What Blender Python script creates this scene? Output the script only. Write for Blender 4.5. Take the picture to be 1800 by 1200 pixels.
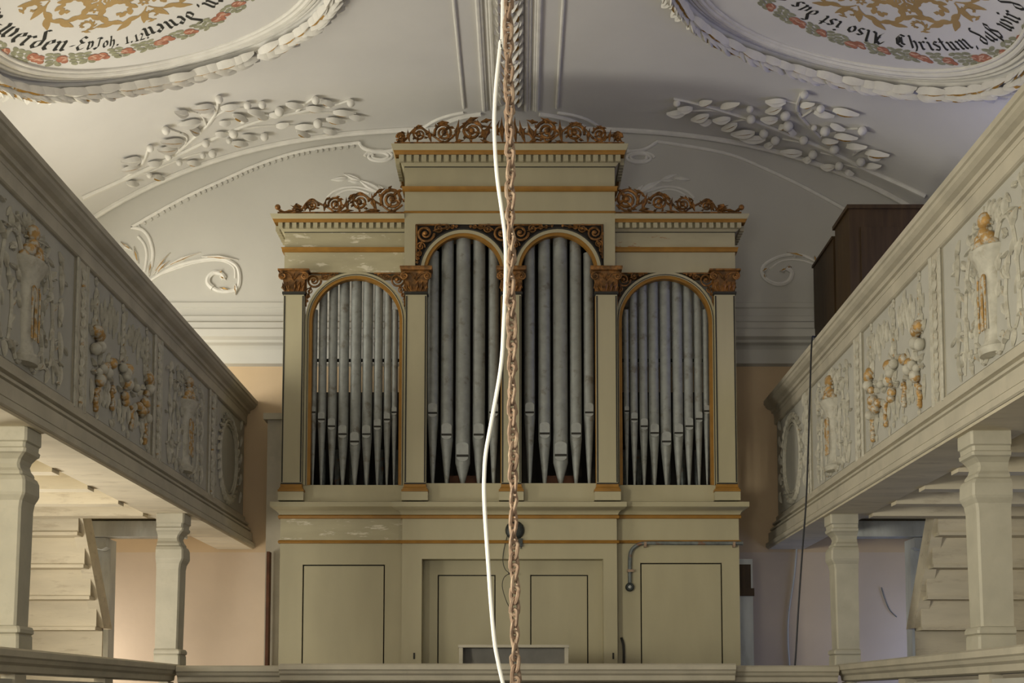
import bpy, math, random
from mathutils import Vector, Matrix
R = math.radians
random.seed(7)
for o in list(bpy.data.objects):
    bpy.data.objects.remove(o)
SC = bpy.context.scene
COL = SC.collection

# ------------------------------------------------------------------ camera
# metres; X = 0 is the axis of the church, Y runs to the organ wall, Z = 0 is eye level
F, CX, HZ, TP = 2300.0, 915.0, 1228.0, 0.082
CY, PH, CAMX = HZ - F * TP, math.atan(TP), 0.1
cd = bpy.data.cameras.new('camera')
cam = bpy.data.objects.new('camera', cd)
COL.objects.link(cam)
cam.location = (CAMX, 0, 0)
cam.rotation_euler = (R(90) + PH, 0, 0)
cd.sensor_width = 36.0
cd.lens = F / 1800 * 36
cd.shift_x = -(CX - 900) / 1800
cd.shift_y = (CY - 600) / 1800
cd.clip_start = 0.05
SC.camera = cam

# ------------------------------------------------------------------ world, daylight, exposure
SC.view_settings.view_transform = 'Standard'
SC.view_settings.look = 'None'
SC.view_settings.gamma = 1.0
SC.view_settings.use_curve_mapping = False
SC.view_settings.exposure = 0.0
W = bpy.data.worlds.new('sky')
SC.world = W
W.use_nodes = True
W.node_tree.nodes['Background'].inputs[0].default_value = (0.62, 0.75, 1.0, 1)
W.node_tree.nodes['Background'].inputs[1].default_value = 0.6
XWALL = 4.62            # half width of the nave at the side walls
# (side, y0, y1, z0, z1, light watts, light colour): daylight openings, with added fill among them
WINDOWS = [
    (-1, 10.1, 11.6, 2.1, 3.7, 100, (1.0, 0.96, 0.86)),
    (-1, 6.9, 9.2, 2.4, 4.3, 50, (1.0, 0.94, 0.80)),
    (-1, 1.2, 2.8, 1.9, 4.3, 36, (1.0, 0.94, 0.84)),  # added out of view to light chain and cable from the front
    (-1, 8.2, 9.4, -0.45, 0.75, 78, (1.0, 0.95, 0.86)),
    (-1, 0.8, 3.2, 0.1, 1.35, 470, (1.0, 0.95, 0.80)),  # added out of view as strong fill for organ base and pillars
    (-1, 11.85, 12.65, -0.45, 0.8, 28, (1.0, 0.93, 0.84)),
    (1, 9.6, 11.0, 2.5, 4.3, 16, (0.28, 0.33, 1.0)),
    (1, 5.0, 6.4, 2.4, 4.3, 7, (0.45, 0.62, 1.0)),
    (1, 8.2, 9.4, -0.45, 0.75, 6, (0.40, 0.55, 1.0)),
    (1, 11.75, 12.75, -0.45, 0.9, 11, (0.36, 0.50, 1.0)),
]
# (x0, x1, z0, z1, watts, colour) of fill lights added in the unseen wall behind the viewer
FRONT_FILL = [(-3.0, -1.6, -2.0, 1.4, 130, (1.0, 0.95, 0.84)), (1.6, 3.0, -1.2, 2.6, 20, (0.42, 0.48, 1.0))]
for x0, x1, z0, z1, w, c in FRONT_FILL:
    ld = bpy.data.lights.new('window_daylight', 'AREA')
    ld.shape = 'RECTANGLE'
    ld.size, ld.size_y = (x1 - x0) * .92, (z1 - z0) * .92
    ld.energy, ld.color = w, c
    lo = bpy.data.objects.new('window_daylight', ld)
    COL.objects.link(lo)
    lo.location = ((x0 + x1) / 2, -3.96, (z0 + z1) / 2)
    lo.rotation_euler = (R(90), 0, 0)
for i, (s, y0, y1, z0, z1, w, c) in enumerate(WINDOWS):
    ld = bpy.data.lights.new('window_daylight', 'AREA')
    ld.shape = 'RECTANGLE'
    ld.size, ld.size_y = (z1 - z0) * .92, (y1 - y0) * .92
    ld.energy, ld.color = w, c
    lo = bpy.data.objects.new('window_daylight', ld)
    COL.objects.link(lo)
    lo.location = (s * (XWALL - 0.03), (y0 + y1) / 2, (z0 + z1) / 2)
    lo.rotation_euler = (0, R(90) * -s * -1, 0)

# ------------------------------------------------------------------ pixel <-> place
def ray(px, py):
    dx, dz = (px - CX) / F, (CY - py) / F
    c, s = math.cos(PH), math.sin(PH)
    return Vector((dx, c - s * dz, s + c * dz))
def atY(px, py, Y):
    r = ray(px, py)
    t = Y / r.y
    return Vector((CAMX + r.x * t, Y, r.z * t))
def atX(px, py, X):
    r = ray(px, py)
    t = (X - CAMX) / r.x
    return Vector((X, r.y * t, r.z * t))
ZT, CC = 5.84, 0.0122
def Zc(x):
    return ZT - CC * abs(x) ** 3
def onceil(px, py):
    r = ray(px, py)
    lo, hi = 1.0, 20.0
    for _ in range(50):
        m = (lo + hi) / 2
        if r.z * m > Zc(CAMX + r.x * m):
            hi = m
        else:
            lo = m
    return Vector((CAMX + r.x * m, r.y * m, r.z * m))
def ceil_n(p):
    k = 3 * CC * p.x * abs(p.x)
    return -Vector((k, 0, 1)).normalized()

# ------------------------------------------------------------------ materials
def mat(name, col, rough=.6, metal=0., var=.12, scale=6., col2=None, amt=.5, scale2=9., lo=.55, hi=.7,
        bump=.0, bscale=40., stretch=(1, 1, 1), spec=.3):
    m = bpy.data.materials.new(name)
    m.use_nodes = True
    nt = m.node_tree
    N, L = nt.nodes, nt.links
    b = N['Principled BSDF']
    b.inputs['Roughness'].default_value = rough
    b.inputs['Metallic'].default_value = metal
    b.inputs['Specular IOR Level'].default_value = spec
    tc = N.new('ShaderNodeTexCoord')
    mp = N.new('ShaderNodeMapping')
    mp.inputs['Scale'].default_value = stretch
    g = N.new('ShaderNodeNewGeometry')
    L.new(g.outputs['Position'], mp.inputs['Vector'])
    n1 = N.new('ShaderNodeTexNoise')
    n1.inputs['Scale'].default_value = scale
    n1.inputs['Detail'].default_value = 5
    L.new(mp.outputs[0], n1.inputs['Vector'])
    r1 = N.new('ShaderNodeValToRGB')
    e = r1.color_ramp.elements
    e[0].position, e[1].position = .3, .7
    e[0].color = tuple(c * (1 - var) for c in col) + (1,)
    e[1].color = tuple(min(1, c * (1 + var)) for c in col) + (1,)
    L.new(n1.outputs[0], r1.inputs[0])
    out = r1.outputs[0]
    if col2:
        n2 = N.new('ShaderNodeTexNoise')
        n2.inputs['Scale'].default_value = scale2
        n2.inputs['Detail'].default_value = 6
        n2.inputs['Roughness'].default_value = .65
        L.new(mp.outputs[0], n2.inputs['Vector'])
        r2 = N.new('ShaderNodeValToRGB')
        r2.color_ramp.elements[0].position, r2.color_ramp.elements[1].position = lo, hi
        r2.color_ramp.elements[1].color = (amt, amt, amt, 1)
        r2.color_ramp.elements[0].color = (0, 0, 0, 1)
        L.new(n2.outputs[0], r2.inputs[0])
        mx = N.new('ShaderNodeMix')
        mx.data_type = 'RGBA'
        L.new(r2.outputs[0], mx.inputs[0])
        L.new(out, mx.inputs[6])
        mx.inputs[7].default_value = tuple(col2) + (1,)
        out = mx.outputs[2]
    L.new(out, b.inputs['Base Color'])
    if bump:
        n3 = N.new('ShaderNodeTexNoise')
        n3.inputs['Scale'].default_value = bscale
        n3.inputs['Detail'].default_value = 4
        L.new(mp.outputs[0], n3.inputs['Vector'])
        bp = N.new('ShaderNodeBump')
        bp.inputs['Strength'].default_value = bump
        bp.inputs['Distance'].default_value = .01
        L.new(n3.outputs[0], bp.inputs['Height'])
        L.new(bp.outputs[0], b.inputs['Normal'])
    return m

M = {}
M['plaster'] = mat('white_plaster', (.76, .745, .71), .85, var=.04, scale=1.2, bump=.25, bscale=7, spec=.1)
M['stucco'] = mat('white_stucco', (.80, .78, .72), .8, var=.06, scale=9, bump=.2, bscale=30, spec=.15)
M['stucco_gold'] = mat('worn_gilding', (.42, .24, .055), .5, metal=.25, var=.3, scale=20, col2=(.6, .56, .48), amt=.8, scale2=14, lo=.55, hi=.62)
M['ochre'] = mat('ochre_wall_paint', (.60, .455, .29), .85, var=.05, scale=2.0, bump=.2, bscale=9, spec=.1)
M['wallplaster'] = mat('grey_cream_plaster', (.58, .565, .51), .85, var=.04, scale=1.2, bump=.25, bscale=7, spec=.1)  # white wall plaster, darkened in colour for the weaker light on it
M['cream'] = mat('cream_wall_paint', (.60, .49, .37), .85, var=.05, scale=2.0, bump=.2, bscale=9, spec=.1)
M['desk'] = mat('dark_grey_desk_paint', (.20, .19, .165), .6, var=.15, scale=6)  # dark grey paint, deepened to hold the shade under the top board
M['case'] = mat('olive_cream_paint', (.405, .362, .228), .5, var=.07, scale=3, stretch=(1, 1, .25), bump=.06, bscale=25, spec=.28)
M['case_pale'] = mat('olive_cream_paint_worn_pale', (.405, .362, .228), .5, var=.07, scale=3, col2=(.66, .61, .46), amt=.9, scale2=5, lo=.57, hi=.63, stretch=(1, 1, 4), spec=.28)
M['case_chip'] = mat('olive_cream_paint_chipped', (.405, .362, .228), .5, var=.07, scale=3, col2=(.33, .17, .07), amt=.95, scale2=4.5, lo=.62, hi=.64, stretch=(1, 1, 3.2), spec=.28)
M['ochre_trim'] = mat('ochre_gold_trim', (.285, .14, .022), .42, metal=.1, var=.15, scale=8)
M['carve'] = mat('dark_gilded_carving', (.25, .115, .03), .45, metal=.3, var=.45, scale=28, col2=(.06, .035, .015), amt=.75, scale2=16, lo=.45, hi=.62)
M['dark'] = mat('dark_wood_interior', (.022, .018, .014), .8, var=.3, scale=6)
M['line'] = mat('black_line_paint', (.03, .028, .022), .7, var=.1)
M['brownwood'] = mat('brown_wood', (.052, .030, .011), .5, var=.3, scale=4, stretch=(6, 6, .5))
M['redwood'] = mat('red_brown_wood', (.10, .035, .012), .6, var=.3, scale=8)
M['pipe'] = mat('grey_pipe_metal', (.27, .28, .257), .5, metal=.25, var=.12, scale=16, col2=(.13, .105, .075), amt=.75, scale2=7, lo=.56, hi=.68, bump=.15, bscale=60)
M['lip'] = mat('pale_pipe_lip', (.33, .34, .315), .5, metal=.25, var=.1, scale=20)
M['gal'] = mat('grey_gallery_paint', (.46, .42, .325), .65, var=.10, scale=3, col2=(.36, .33, .26), amt=.6, scale2=4, lo=.5, hi=.7, bump=.12, bscale=18, spec=.2)
M['galfield'] = mat('blue_grey_panel_paint', (.43, .415, .355), .7, var=.07, scale=3, bump=.1, bscale=20, spec=.15)
M['relief'] = mat('painted_relief', (.48, .455, .37), .6, var=.12, scale=20, col2=(.34, .30, .22), amt=.6, scale2=18, lo=.52, hi=.66)
M['relief_gold'] = mat('relief_with_gold', (.42, .25, .08), .5, metal=.15, var=.3, scale=16, col2=(.47, .44, .36), amt=.95, scale2=26, lo=.46, hi=.56)
M['limewash'] = mat('limewashed_wood', (.65, .58, .43), .75, var=.10, scale=5, col2=(.45, .38, .27), amt=.6, scale2=11, lo=.56, hi=.68, stretch=(.35, 1, 1.6), bump=.3, bscale=18, spec=.15)
M['bluewash'] = mat('pale_grey_wash_wood', (.60, .62, .60), .75, var=.12, scale=6, col2=(.42, .44, .42), amt=.5, scale2=9, bump=.3, bscale=20, stretch=(1.5, 1.5, .4))
M['pillar'] = mat('grey_pillar_paint', (.45, .42, .325), .6, var=.08, scale=6, col2=(.40, .37, .28), amt=.6, scale2=9, lo=.55, hi=.7, bump=.15, bscale=22)
M['floorwood'] = mat('worn_floor_boards', (.16, .11, .065), .7, var=.25, scale=4, stretch=(6, .6, 1))
M['stone'] = mat('pale_stone_floor', (.22, .19, .15), .8, var=.15, scale=2)
M['rust'] = mat('rusty_iron', (.27, .185, .125), .65, metal=.1, var=.25, scale=45, col2=(.42, .32, .22), amt=.8, scale2=30, lo=.5, hi=.62)
M['cable'] = mat('white_cable_sheath', (.92, .91, .84), .4, var=.03)
M['black'] = mat('black_rubber', (.02, .02, .022), .5, var=.1)
M['bell'] = mat('dark_green_metal', (.05, .055, .05), .45, metal=.5, var=.3, scale=30)
M['zinc'] = mat('painted_zinc', (.17, .185, .175), .5, metal=.4, var=.25, scale=25, col2=(.24, .10, .04), amt=.8, scale2=9, lo=.56, hi=.66)
M['p_gold'] = mat('painted_ochre_scrollwork', (.46, .31, .13), .8, var=.1, scale=6)
M['p_ink'] = mat('painted_black_lettering', (.035, .035, .03), .8, var=.1)
M['p_green'] = mat('painted_sage_leaf', (.33, .33, .22), .8, var=.2, scale=20)
M['p_red'] = mat('painted_rose_red', (.45, .19, .12), .8, var=.25, scale=25)
M['p_rose'] = mat('painted_rose_highlight', (.70, .45, .33), .8, var=.1, scale=25)
M['glass'] = mat('window_glass', (.75, .82, .9), .2, var=.02)

# ------------------------------------------------------------------ mesh collecting
class B:
    def __init__(s):
        s.v, s.f, s.m = [], [], []
    def face(s, ids, mi=0):
        s.f.append(ids)
        s.m.append(mi)
    def box(s, x0, x1, y0, y1, z0, z1, mi=0):
        k = len(s.v)
        s.v += [(x, y, z) for z in (z0, z1) for y in (y0, y1) for x in (x0, x1)]
        for q in ((0, 2, 3, 1), (4, 5, 7, 6), (0, 1, 5, 4), (2, 6, 7, 3), (0, 4, 6, 2), (1, 3, 7, 5)):
            s.face([k + i for i in q], mi)
        return s
    def hexa(s, p, mi=0):
        k = len(s.v)
        s.v += [tuple(q) for q in p]
        for q in ((0, 2, 3, 1), (4, 5, 7, 6), (0, 1, 5, 4), (2, 6, 7, 3), (0, 4, 6, 2), (1, 3, 7, 5)):
            s.face([k + i for i in q], mi)
        return s
    def prism(s, poly, a, b, fn, mi=0):
        """poly of 2-D points extruded from a to b; fn(p0, p1, t) gives the 3-D point"""
        k, n = len(s.v), len(poly)
        for t in (a, b):
            s.v += [tuple(fn(p[0], p[1], t)) for p in poly]
        for i in range(n):
            j = (i + 1) % n
            s.face([k + i, k + j, k + n + j, k + n + i], mi)
        s.face([k + i for i in range(n)][::-1], mi)
        s.face([k + n + i for i in range(n)], mi)
        return s
    def tube(s, pts, rad, n=6, mi=0, closed=False, flat=1.0, nrm=None):
        pts = [Vector(p) for p in pts]
        k, c = len(s.v), len(pts)
        for i, p in enumerate(pts):
            if closed:
                d = pts[(i + 1) % c] - pts[i - 1]
            else:
                d = pts[min(i + 1, c - 1)] - pts[max(i - 1, 0)]
            d = d.normalized() if d.length > 1e-9 else Vector((0, 0, 1))
            up = Vector(nrm) if nrm is not None else (Vector((0, 1, 0)) if abs(d.y) < .9 else Vector((1, 0, 0)))
            a = d.cross(up)
            a = a.normalized() if a.length > 1e-6 else Vector((1, 0, 0))
            b = a.cross(d)
            r = rad(i / max(1, c - 1)) if callable(rad) else rad
            for j in range(n):
                w = 2 * math.pi * (j + .5) / n
                s.v.append(tuple(p + a * (math.cos(w) * r) + b * (math.sin(w) * r * flat)))
        for i in range(c if closed else c - 1):
            i2 = (i + 1) % c
            for j in range(n):
                j2 = (j + 1) % n
                s.face([k + i * n + j, k + i * n + j2, k + i2 * n + j2, k + i2 * n + j], mi)
        if not closed:
            s.face([k + j for j in range(n)][::-1], mi)
            s.face([k + (c - 1) * n + j for j in range(n)], mi)
        return s
    def lathe(s, prof, n=14, o=(0, 0, 0), ax='z', mi=0):
        """prof of (r, h) turned about an axis through o"""
        k = len(s.v)
        for r, h in prof:
            for j in range(n):
                w = 2 * math.pi * j / n
                a, b = r * math.cos(w), r * math.sin(w)
                p = (a, b, h) if ax == 'z' else ((a, h, b) if ax == 'y' else (h, a, b))
                s.v.append((o[0] + p[0], o[1] + p[1], o[2] + p[2]))
        for i in range(len(prof) - 1):
            for j in range(n):
                j2 = (j + 1) % n
                s.face([k + i * n + j, k + i * n + j2, k + (i + 1) * n + j2, k + (i + 1) * n + j], mi)
        s.face([k + j for j in range(n)][::-1], mi)
        e = k + (len(prof) - 1) * n
        s.face([e + j for j in range(n)], mi)
        return s
    def ball(s, c, rx, ry=None, rz=None, n=10, m=6, mi=0):
        ry, rz = ry or rx, rz or rx
        k = len(s.v)
        for i in range(1, m):
            t = math.pi * i / m
            for j in range(n):
                w = 2 * math.pi * j / n
                s.v.append((c[0] + rx * math.sin(t) * math.cos(w), c[1] + ry * math.sin(t) * math.sin(w), c[2] + rz * math.cos(t)))
        s.v += [(c[0], c[1], c[2] + rz), (c[0], c[1], c[2] - rz)]
        a, b = len(s.v) - 2, len(s.v) - 1
        for i in range(m - 2):
            for j in range(n):
                j2 = (j + 1) % n
                s.face([k + i * n + j, k + (i + 1) * n + j, k + (i + 1) * n + j2, k + i * n + j2], mi)
        for j in range(n):
            j2 = (j + 1) % n
            s.face([k + j, k + j2, a], mi)
            s.face([k + (m - 2) * n + j2, k + (m - 2) * n + j, b], mi)
        return s
    def mesh(s, name, mats, smooth=False):
        me = bpy.data.meshes.new(name)
        me.from_pydata(s.v, [], s.f)
        for q in (mats if isinstance(mats, (list, tuple)) else [mats]):
            me.materials.append(M[q] if isinstance(q, str) else q)
        if any(s.m):
            me.polygons.foreach_set('material_index', s.m)
        import bmesh
        bm = bmesh.new()
        bm.from_mesh(me)
        bmesh.ops.recalc_face_normals(bm, faces=bm.faces)
        bm.to_mesh(me)
        bm.free()
        if smooth:
            me.polygons.foreach_set('use_smooth', [True] * len(me.polygons))
            try:
                me.set_sharp_from_angle(angle=R(42))
            except Exception:
                pass
        me.update()
        return me

def put(name, me, parent=None, mtx=None):
    o = bpy.data.objects.new(name, me)
    COL.objects.link(o)
    o.parent = parent
    if mtx is not None:
        o.matrix_basis = mtx
    return o
def ob(name, b, mats, parent=None, smooth=False):
    return put(name, b.mesh(name, mats, smooth), parent)
def tag(o, label, cat=None, group=None, kind=None):
    o['label'] = label
    if cat:
        o['category'] = cat
    if group:
        o['group'] = group
    if kind:
        o['kind'] = kind
    return o
def empty(name, loc=(0, 0, 0)):
    # parts carry world coordinates, so the Empty sits at the base and the parts are offset back
    o = bpy.data.objects.new(name, None)
    COL.objects.link(o)
    o.empty_display_size = .1
    return o

# shared carved pieces: unit leaf along +X, ridge along +Z
def leaf_mesh(name, mats, gold=False, lobes=0, bend=.0):
    b = B()
    n = 7
    for i in range(n):
        t = i / (n - 1)
        w = .5 * math.sin(math.pi * min(1, (t * .96 + .03) ** .78)) ** 1.15
        if lobes:
            w *= .72 + .28 * math.cos(t * math.pi * lobes * 2)
        if i == n - 1:
            w = .02
        c = bend * math.sin(math.pi * t)
        h = math.sin(math.pi * min(1, .12 + t * .8)) * .8 + .2
        b.v += [(t, c - w, 0), (t, c - w * .55, h * .75), (t, c, h * .62), (t, c + w * .55, h), (t, c + w, 0)]
    for i in range(n - 1):
        for j in range(4):
            b.face([i * 5 + j, i * 5 + j + 1, i * 5 + j + 6, i * 5 + j + 5], 1 if (gold and j in (1,) and 0 < i) else 0)
    b.face([0, 1, 2, 3, 4])
    return b.mesh(name, mats, True)
LEAF = {
    'plain': leaf_mesh('leaf', ['stucco']),
    'gilt': leaf_mesh('gilt_leaf', ['stucco', 'stucco_gold'], True),
    'acan': leaf_mesh('acanthus_leaf', ['stucco', 'stucco_gold'], True, 2, .12),
    'rel': leaf_mesh('relief_leaf', ['relief', 'relief_gold'], False, 0, .1),
    'relg': leaf_mesh('relief_gilt_leaf', ['relief', 'relief_gold'], True, 2, .1),
    'carve': leaf_mesh('carved_leaf', ['carve'], False, 2, .1),
}
BALL = {k: B().ball((0, 0, 0), 1, n=10, m=7).mesh('bud', [k], True) for k in ('stucco', 'relief', 'relief_gold', 'carve')}
def leaf(kind, p, q, width, nrm, parent, height=None, name='leaf', lift=0.):
    p, q, nrm = Vector(p), Vector(q), Vector(nrm).normalized()
    d = q - p
    side = nrm.cross(d).normalized() * width
    h = nrm * (height if height else width * .45)
    p = p + nrm * lift
    m = Matrix(((d.x, side.x, h.x, p.x), (d.y, side.y, h.y, p.y), (d.z, side.z, h.z, p.z), (0, 0, 0, 1)))
    return put(name, LEAF[kind], parent, m)
def bud(kind, c, r, nrm, parent, name='bud', squash=.8, lift=.3):
    nrm = Vector(nrm).normalized()
    q = nrm.to_track_quat('Z', 'Y').to_matrix().to_4x4()
    return put(name, BALL[kind], parent, Matrix.Translation(Vector(c) + nrm * r * lift) @ q @ Matrix.Diagonal((r, r, r * squash, 1)))
def smooth_path(pts, n=6):
    """Catmull-Rom through pts"""
    pts = [Vector(p) for p in pts]
    out = []
    for i in range(len(pts) - 1):
        p0, p1, p2, p3 = pts[max(i - 1, 0)], pts[i], pts[i + 1], pts[min(i + 2, len(pts) - 1)]
        for k in range(n):
            t = k / n
            out.append(.5 * (2 * p1 + (p2 - p0) * t + (2 * p0 - 5 * p1 + 4 * p2 - p3) * t * t + (3 * p1 - p0 - 3 * p2 + p3) * t ** 3))
    out.append(pts[-1])
    return out

# ================================================================== THE SETTING
YW = 13.0               # organ wall
YO = 11.9               # face of the organ's side bays
YC = YO - 0.1           # face of its middle bay
ZF = -0.66              # floor of the organ gallery
ZN = -3.4               # floor of the nave
YB = -4.0               # wall behind the viewer
XN = 2.55               # nose of the gallery mouldings
XP = 2.68               # face of the gallery panels
ZTOP, ZBOT = 3.0, 1.49  # upper gallery: top of rail, underside of beam

b = B()
b.box(-XWALL - .3, XWALL + .3, YB - .3, YW + .3, ZN - .2, ZN)
tag(ob('floor', b, 'stone'), 'pale stone floor of the nave below the galleries', 'floor', kind='structure')
# lower (organ) gallery floor: U-shaped deck
b = B()
b.box(-XWALL, XWALL, 10.2, YW, ZF - .2, ZF)
b.box(-XWALL, -XP, YB, 10.2, ZF - .2, ZF)
b.box(XP, XWALL, YB, 10.2, ZF - .2, ZF)
tag(ob('floor', b, 'floorwood'), 'worn wooden deck of the lower gallery under the organ', 'floor', kind='structure')

# barrel ceiling
b = B()
n = 48
ys = [YB - .3, 2, 6, 8, 9, 10, 11, 12, YW + .3]
for i in range(n + 1):
    x = -XWALL + 2 * XWALL * i / n
    for y in ys:
        b.v.append((x, y, Zc(x)))
m_ = len(ys)
for i in range(n):
    for j in range(m_ - 1):
        b.face([i * m_ + j, (i + 1) * m_ + j, (i + 1) * m_ + j + 1, i * m_ + j + 1])
tag(ob('ceiling', b, 'plaster', smooth=True), 'white plastered barrel ceiling', 'ceiling', kind='structure')

# organ wall: white, toned down for weak light, above the cornice, ochre below
ZCO, ZOR = atY(400, 533, YW).z, atY(400, 643, YW).z
b = B()
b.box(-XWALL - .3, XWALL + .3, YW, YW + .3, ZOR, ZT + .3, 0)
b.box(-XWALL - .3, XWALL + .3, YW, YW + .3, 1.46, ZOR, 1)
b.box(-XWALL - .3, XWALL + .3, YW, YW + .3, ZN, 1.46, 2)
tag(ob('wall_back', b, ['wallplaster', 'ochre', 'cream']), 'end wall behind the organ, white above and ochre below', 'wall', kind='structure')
b = B()
xc = [-XWALL - .3] + [v for w in FRONT_FILL for v in w[:2]] + [XWALL + .3]
for k, (x0, x1) in enumerate(zip(xc, xc[1:])):
    if k % 2:
        b.box(x0, x1, YB - .3, YB, ZN, FRONT_FILL[k // 2][2])
        b.box(x0, x1, YB - .3, YB, FRONT_FILL[k // 2][3], ZT + .3)
    else:
        b.box(x0, x1, YB - .3, YB, ZN, ZT + .3)
tag(ob('wall_front', b, 'plaster'), 'white plastered wall opposite the organ', 'wall', kind='structure')
ZSP = Zc(XWALL)
for s, side in ((-1, 'left'), (1, 'right')):
    wins = [w for w in WINDOWS if w[0] == s]
    cuts = sorted({YB, YW} | {w[1] for w in wins} | {w[2] for w in wins})
    b = B()
    xs = sorted((s * XWALL, s * (XWALL + .3)))
    for y0, y1 in zip(cuts, cuts[1:]):
        z = ZN
        for w in sorted(wins, key=lambda w: w[3]):
            if w[1] <= y0 + 1e-6 and y1 <= w[2] + 1e-6:
                b.box(*xs, y0, y1, z, w[3])
                z = w[4]
        b.box(*xs, y0, y1, z, ZSP + .5)
    tag(ob('wall_' + side, b, 'plaster'), 'white plastered %s side wall with daylight windows' % side, 'wall', kind='structure')
for i, (s, y0, y1, z0, z1, w, c) in enumerate(WINDOWS):  # the added fill openings get frames and panes here too
    e = empty('window_%d' % (i + 1))
    tag(e, 'tall window in the %s side wall' % ('left' if s < 0 else 'right'), 'window', 'side wall windows', 'structure')
    xs = sorted((s * (XWALL + .06), s * (XWALL + .11)))
    b = B()
    for k in range(4):
        y = y0 + (y1 - y0) * k / 3
        b.box(*xs, y - .025, y + .025, z0, z1)
    for k in range(5):
        z = z0 + (z1 - z0) * k / 4
        b.box(*xs, y0, y1, z - .02, z + .02)
    ob('window_frame', b, 'case', e)
    ob('pane', B().box(*sorted((s * (XWALL + .08), s * (XWALL + .09))), y0, y1, z0, z1), 'glass', e)

for i, (x0, x1, z0, z1, w, c) in enumerate(FRONT_FILL):  # frames and panes around the added front fill lights
    e = empty('window_%d' % (len(WINDOWS) + i + 1))
    tag(e, 'tall window in the wall opposite the organ', 'window', 'windows opposite the organ', 'structure')
    b = B()
    for k in range(4):
        x = x0 + (x1 - x0) * k / 3
        b.box(x - .025, x + .025, YB - .11, YB - .06, z0, z1)
    for k in range(6):
        z = z0 + (z1 - z0) * k / 5
        b.box(x0, x1, YB - .11, YB - .06, z - .02, z + .02)
    ob('window_frame', b, 'case', e)
    ob('pane', B().box(x0, x1, YB - .09, YB - .08, z0, z1), 'glass', e)
# cornice on the organ wall
def zw(py):
    return atY(400, py, YW).z
prof = [(0, 531), (.025, 533), (.025, 541), (.012, 543), (.02, 556), (.06, 559), (.065, 568), (.11, 573), (.12, 583), (.15, 587), (.155, 600), (.12, 604), (.11, 608), (.07, 611), (.06, 613), (.045, 617), (.045, 641), (.0, 644)]
e = empty('trim_1')
tag(e, 'white plaster cornice running along the organ wall', 'cornice', kind='structure')
b = B()
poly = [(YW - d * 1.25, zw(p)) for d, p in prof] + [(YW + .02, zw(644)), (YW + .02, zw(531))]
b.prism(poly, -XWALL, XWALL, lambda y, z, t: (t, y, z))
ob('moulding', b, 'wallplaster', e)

# ---------------------------------------------------------------- stucco lines
def ctube(pts, r, n=8, b=None, k=4, lift=.4):
    b = b or B()
    P = smooth_path([onceil(*p) for p in pts], k)
    P = [Vector((p.x, p.y, Zc(p.x))) + ceil_n(p) * r * lift for p in P]
    return b.tube(P, r, n)
def wtube(pts, r, n=8, b=None, k=4):
    b = b or B()
    P = smooth_path([atY(p[0], p[1], YW) + Vector((0, -r * .3, 0)) for p in pts], k)
    return b.tube(P, r, n)
# edge moulding where the barrel meets the wall
e = empty('trim_2')
tag(e, 'plain stucco moulding along the arch where ceiling meets organ wall', 'moulding', kind='structure')
b = B()
P = []
for i in range(61):
    x = -XWALL + .05 + (2 * XWALL - .1) * i / 60
    P.append((x, YW - .03, Zc(x) - .02))
b.tube(P, .028, 8)
ob('moulding', b, 'stucco', e, True)
# inner line with little teeth, on the wall
for s, pts, lab in ((-1, [(231, 400), (290, 366), (340, 340), (396, 315), (450, 291), (513, 270), (570, 259), (632, 251)], 'left'),
                    (1, [(1155, 249), (1220, 259), (1287, 273), (1350, 299), (1415, 330), (1488, 370)], 'right')):
    e = empty('trim_3' if s < 0 else 'trim_4')
    tag(e, 'stucco frame line with small teeth on the wall %s of the organ' % lab, 'moulding', kind='structure')
    ob('moulding', wtube(pts, .018), 'stucco', e, True)
    P = smooth_path([atY(*p, YW) for p in pts], 12)
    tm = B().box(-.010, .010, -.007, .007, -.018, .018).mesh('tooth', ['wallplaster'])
    d = 0
    for a, c in zip(P, P[1:]):
        d += (c - a).length
        if d > .055 and s < 0:
            d = 0
            v = (c - a).normalized()
            ang = math.atan2(v.z, v.x)
            nn = Vector((math.sin(ang), 0, -math.cos(ang)))
            q = c + nn * .03
            put('tooth', tm, e, Matrix.Translation((q.x, YW - .006, q.z)) @ Matrix.Rotation(-ang, 4, 'Y'))
    b = B()
    if s < 0:
        wtube([(231, 400), (250, 404), (263, 420), (269, 445), (266, 470)], .018, b=b)
        wtube([(243, 416), (254, 430), (258, 450), (254, 478)], .014, b=b)
        wtube([(632, 251), (638, 260), (655, 266), (675, 267), (700, 263)], .02, b=b)
        cx_, cy_ = 667, 275
    else:
        wtube([(1155, 249), (1140, 259), (1122, 265), (1095, 266)], .02, b=b)
        cx_, cy_ = 1124, 278
    sp = [(cx_ + math.cos(t) * (26 - 1.1 * t) * -s * -1, cy_ - math.sin(t) * (10.5 - .45 * t)) for t in [k * .45 for k in range(30)]]
    wtube(sp, .016, b=b, k=2)
    ob('curl', b, 'stucco', e, True)

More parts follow.
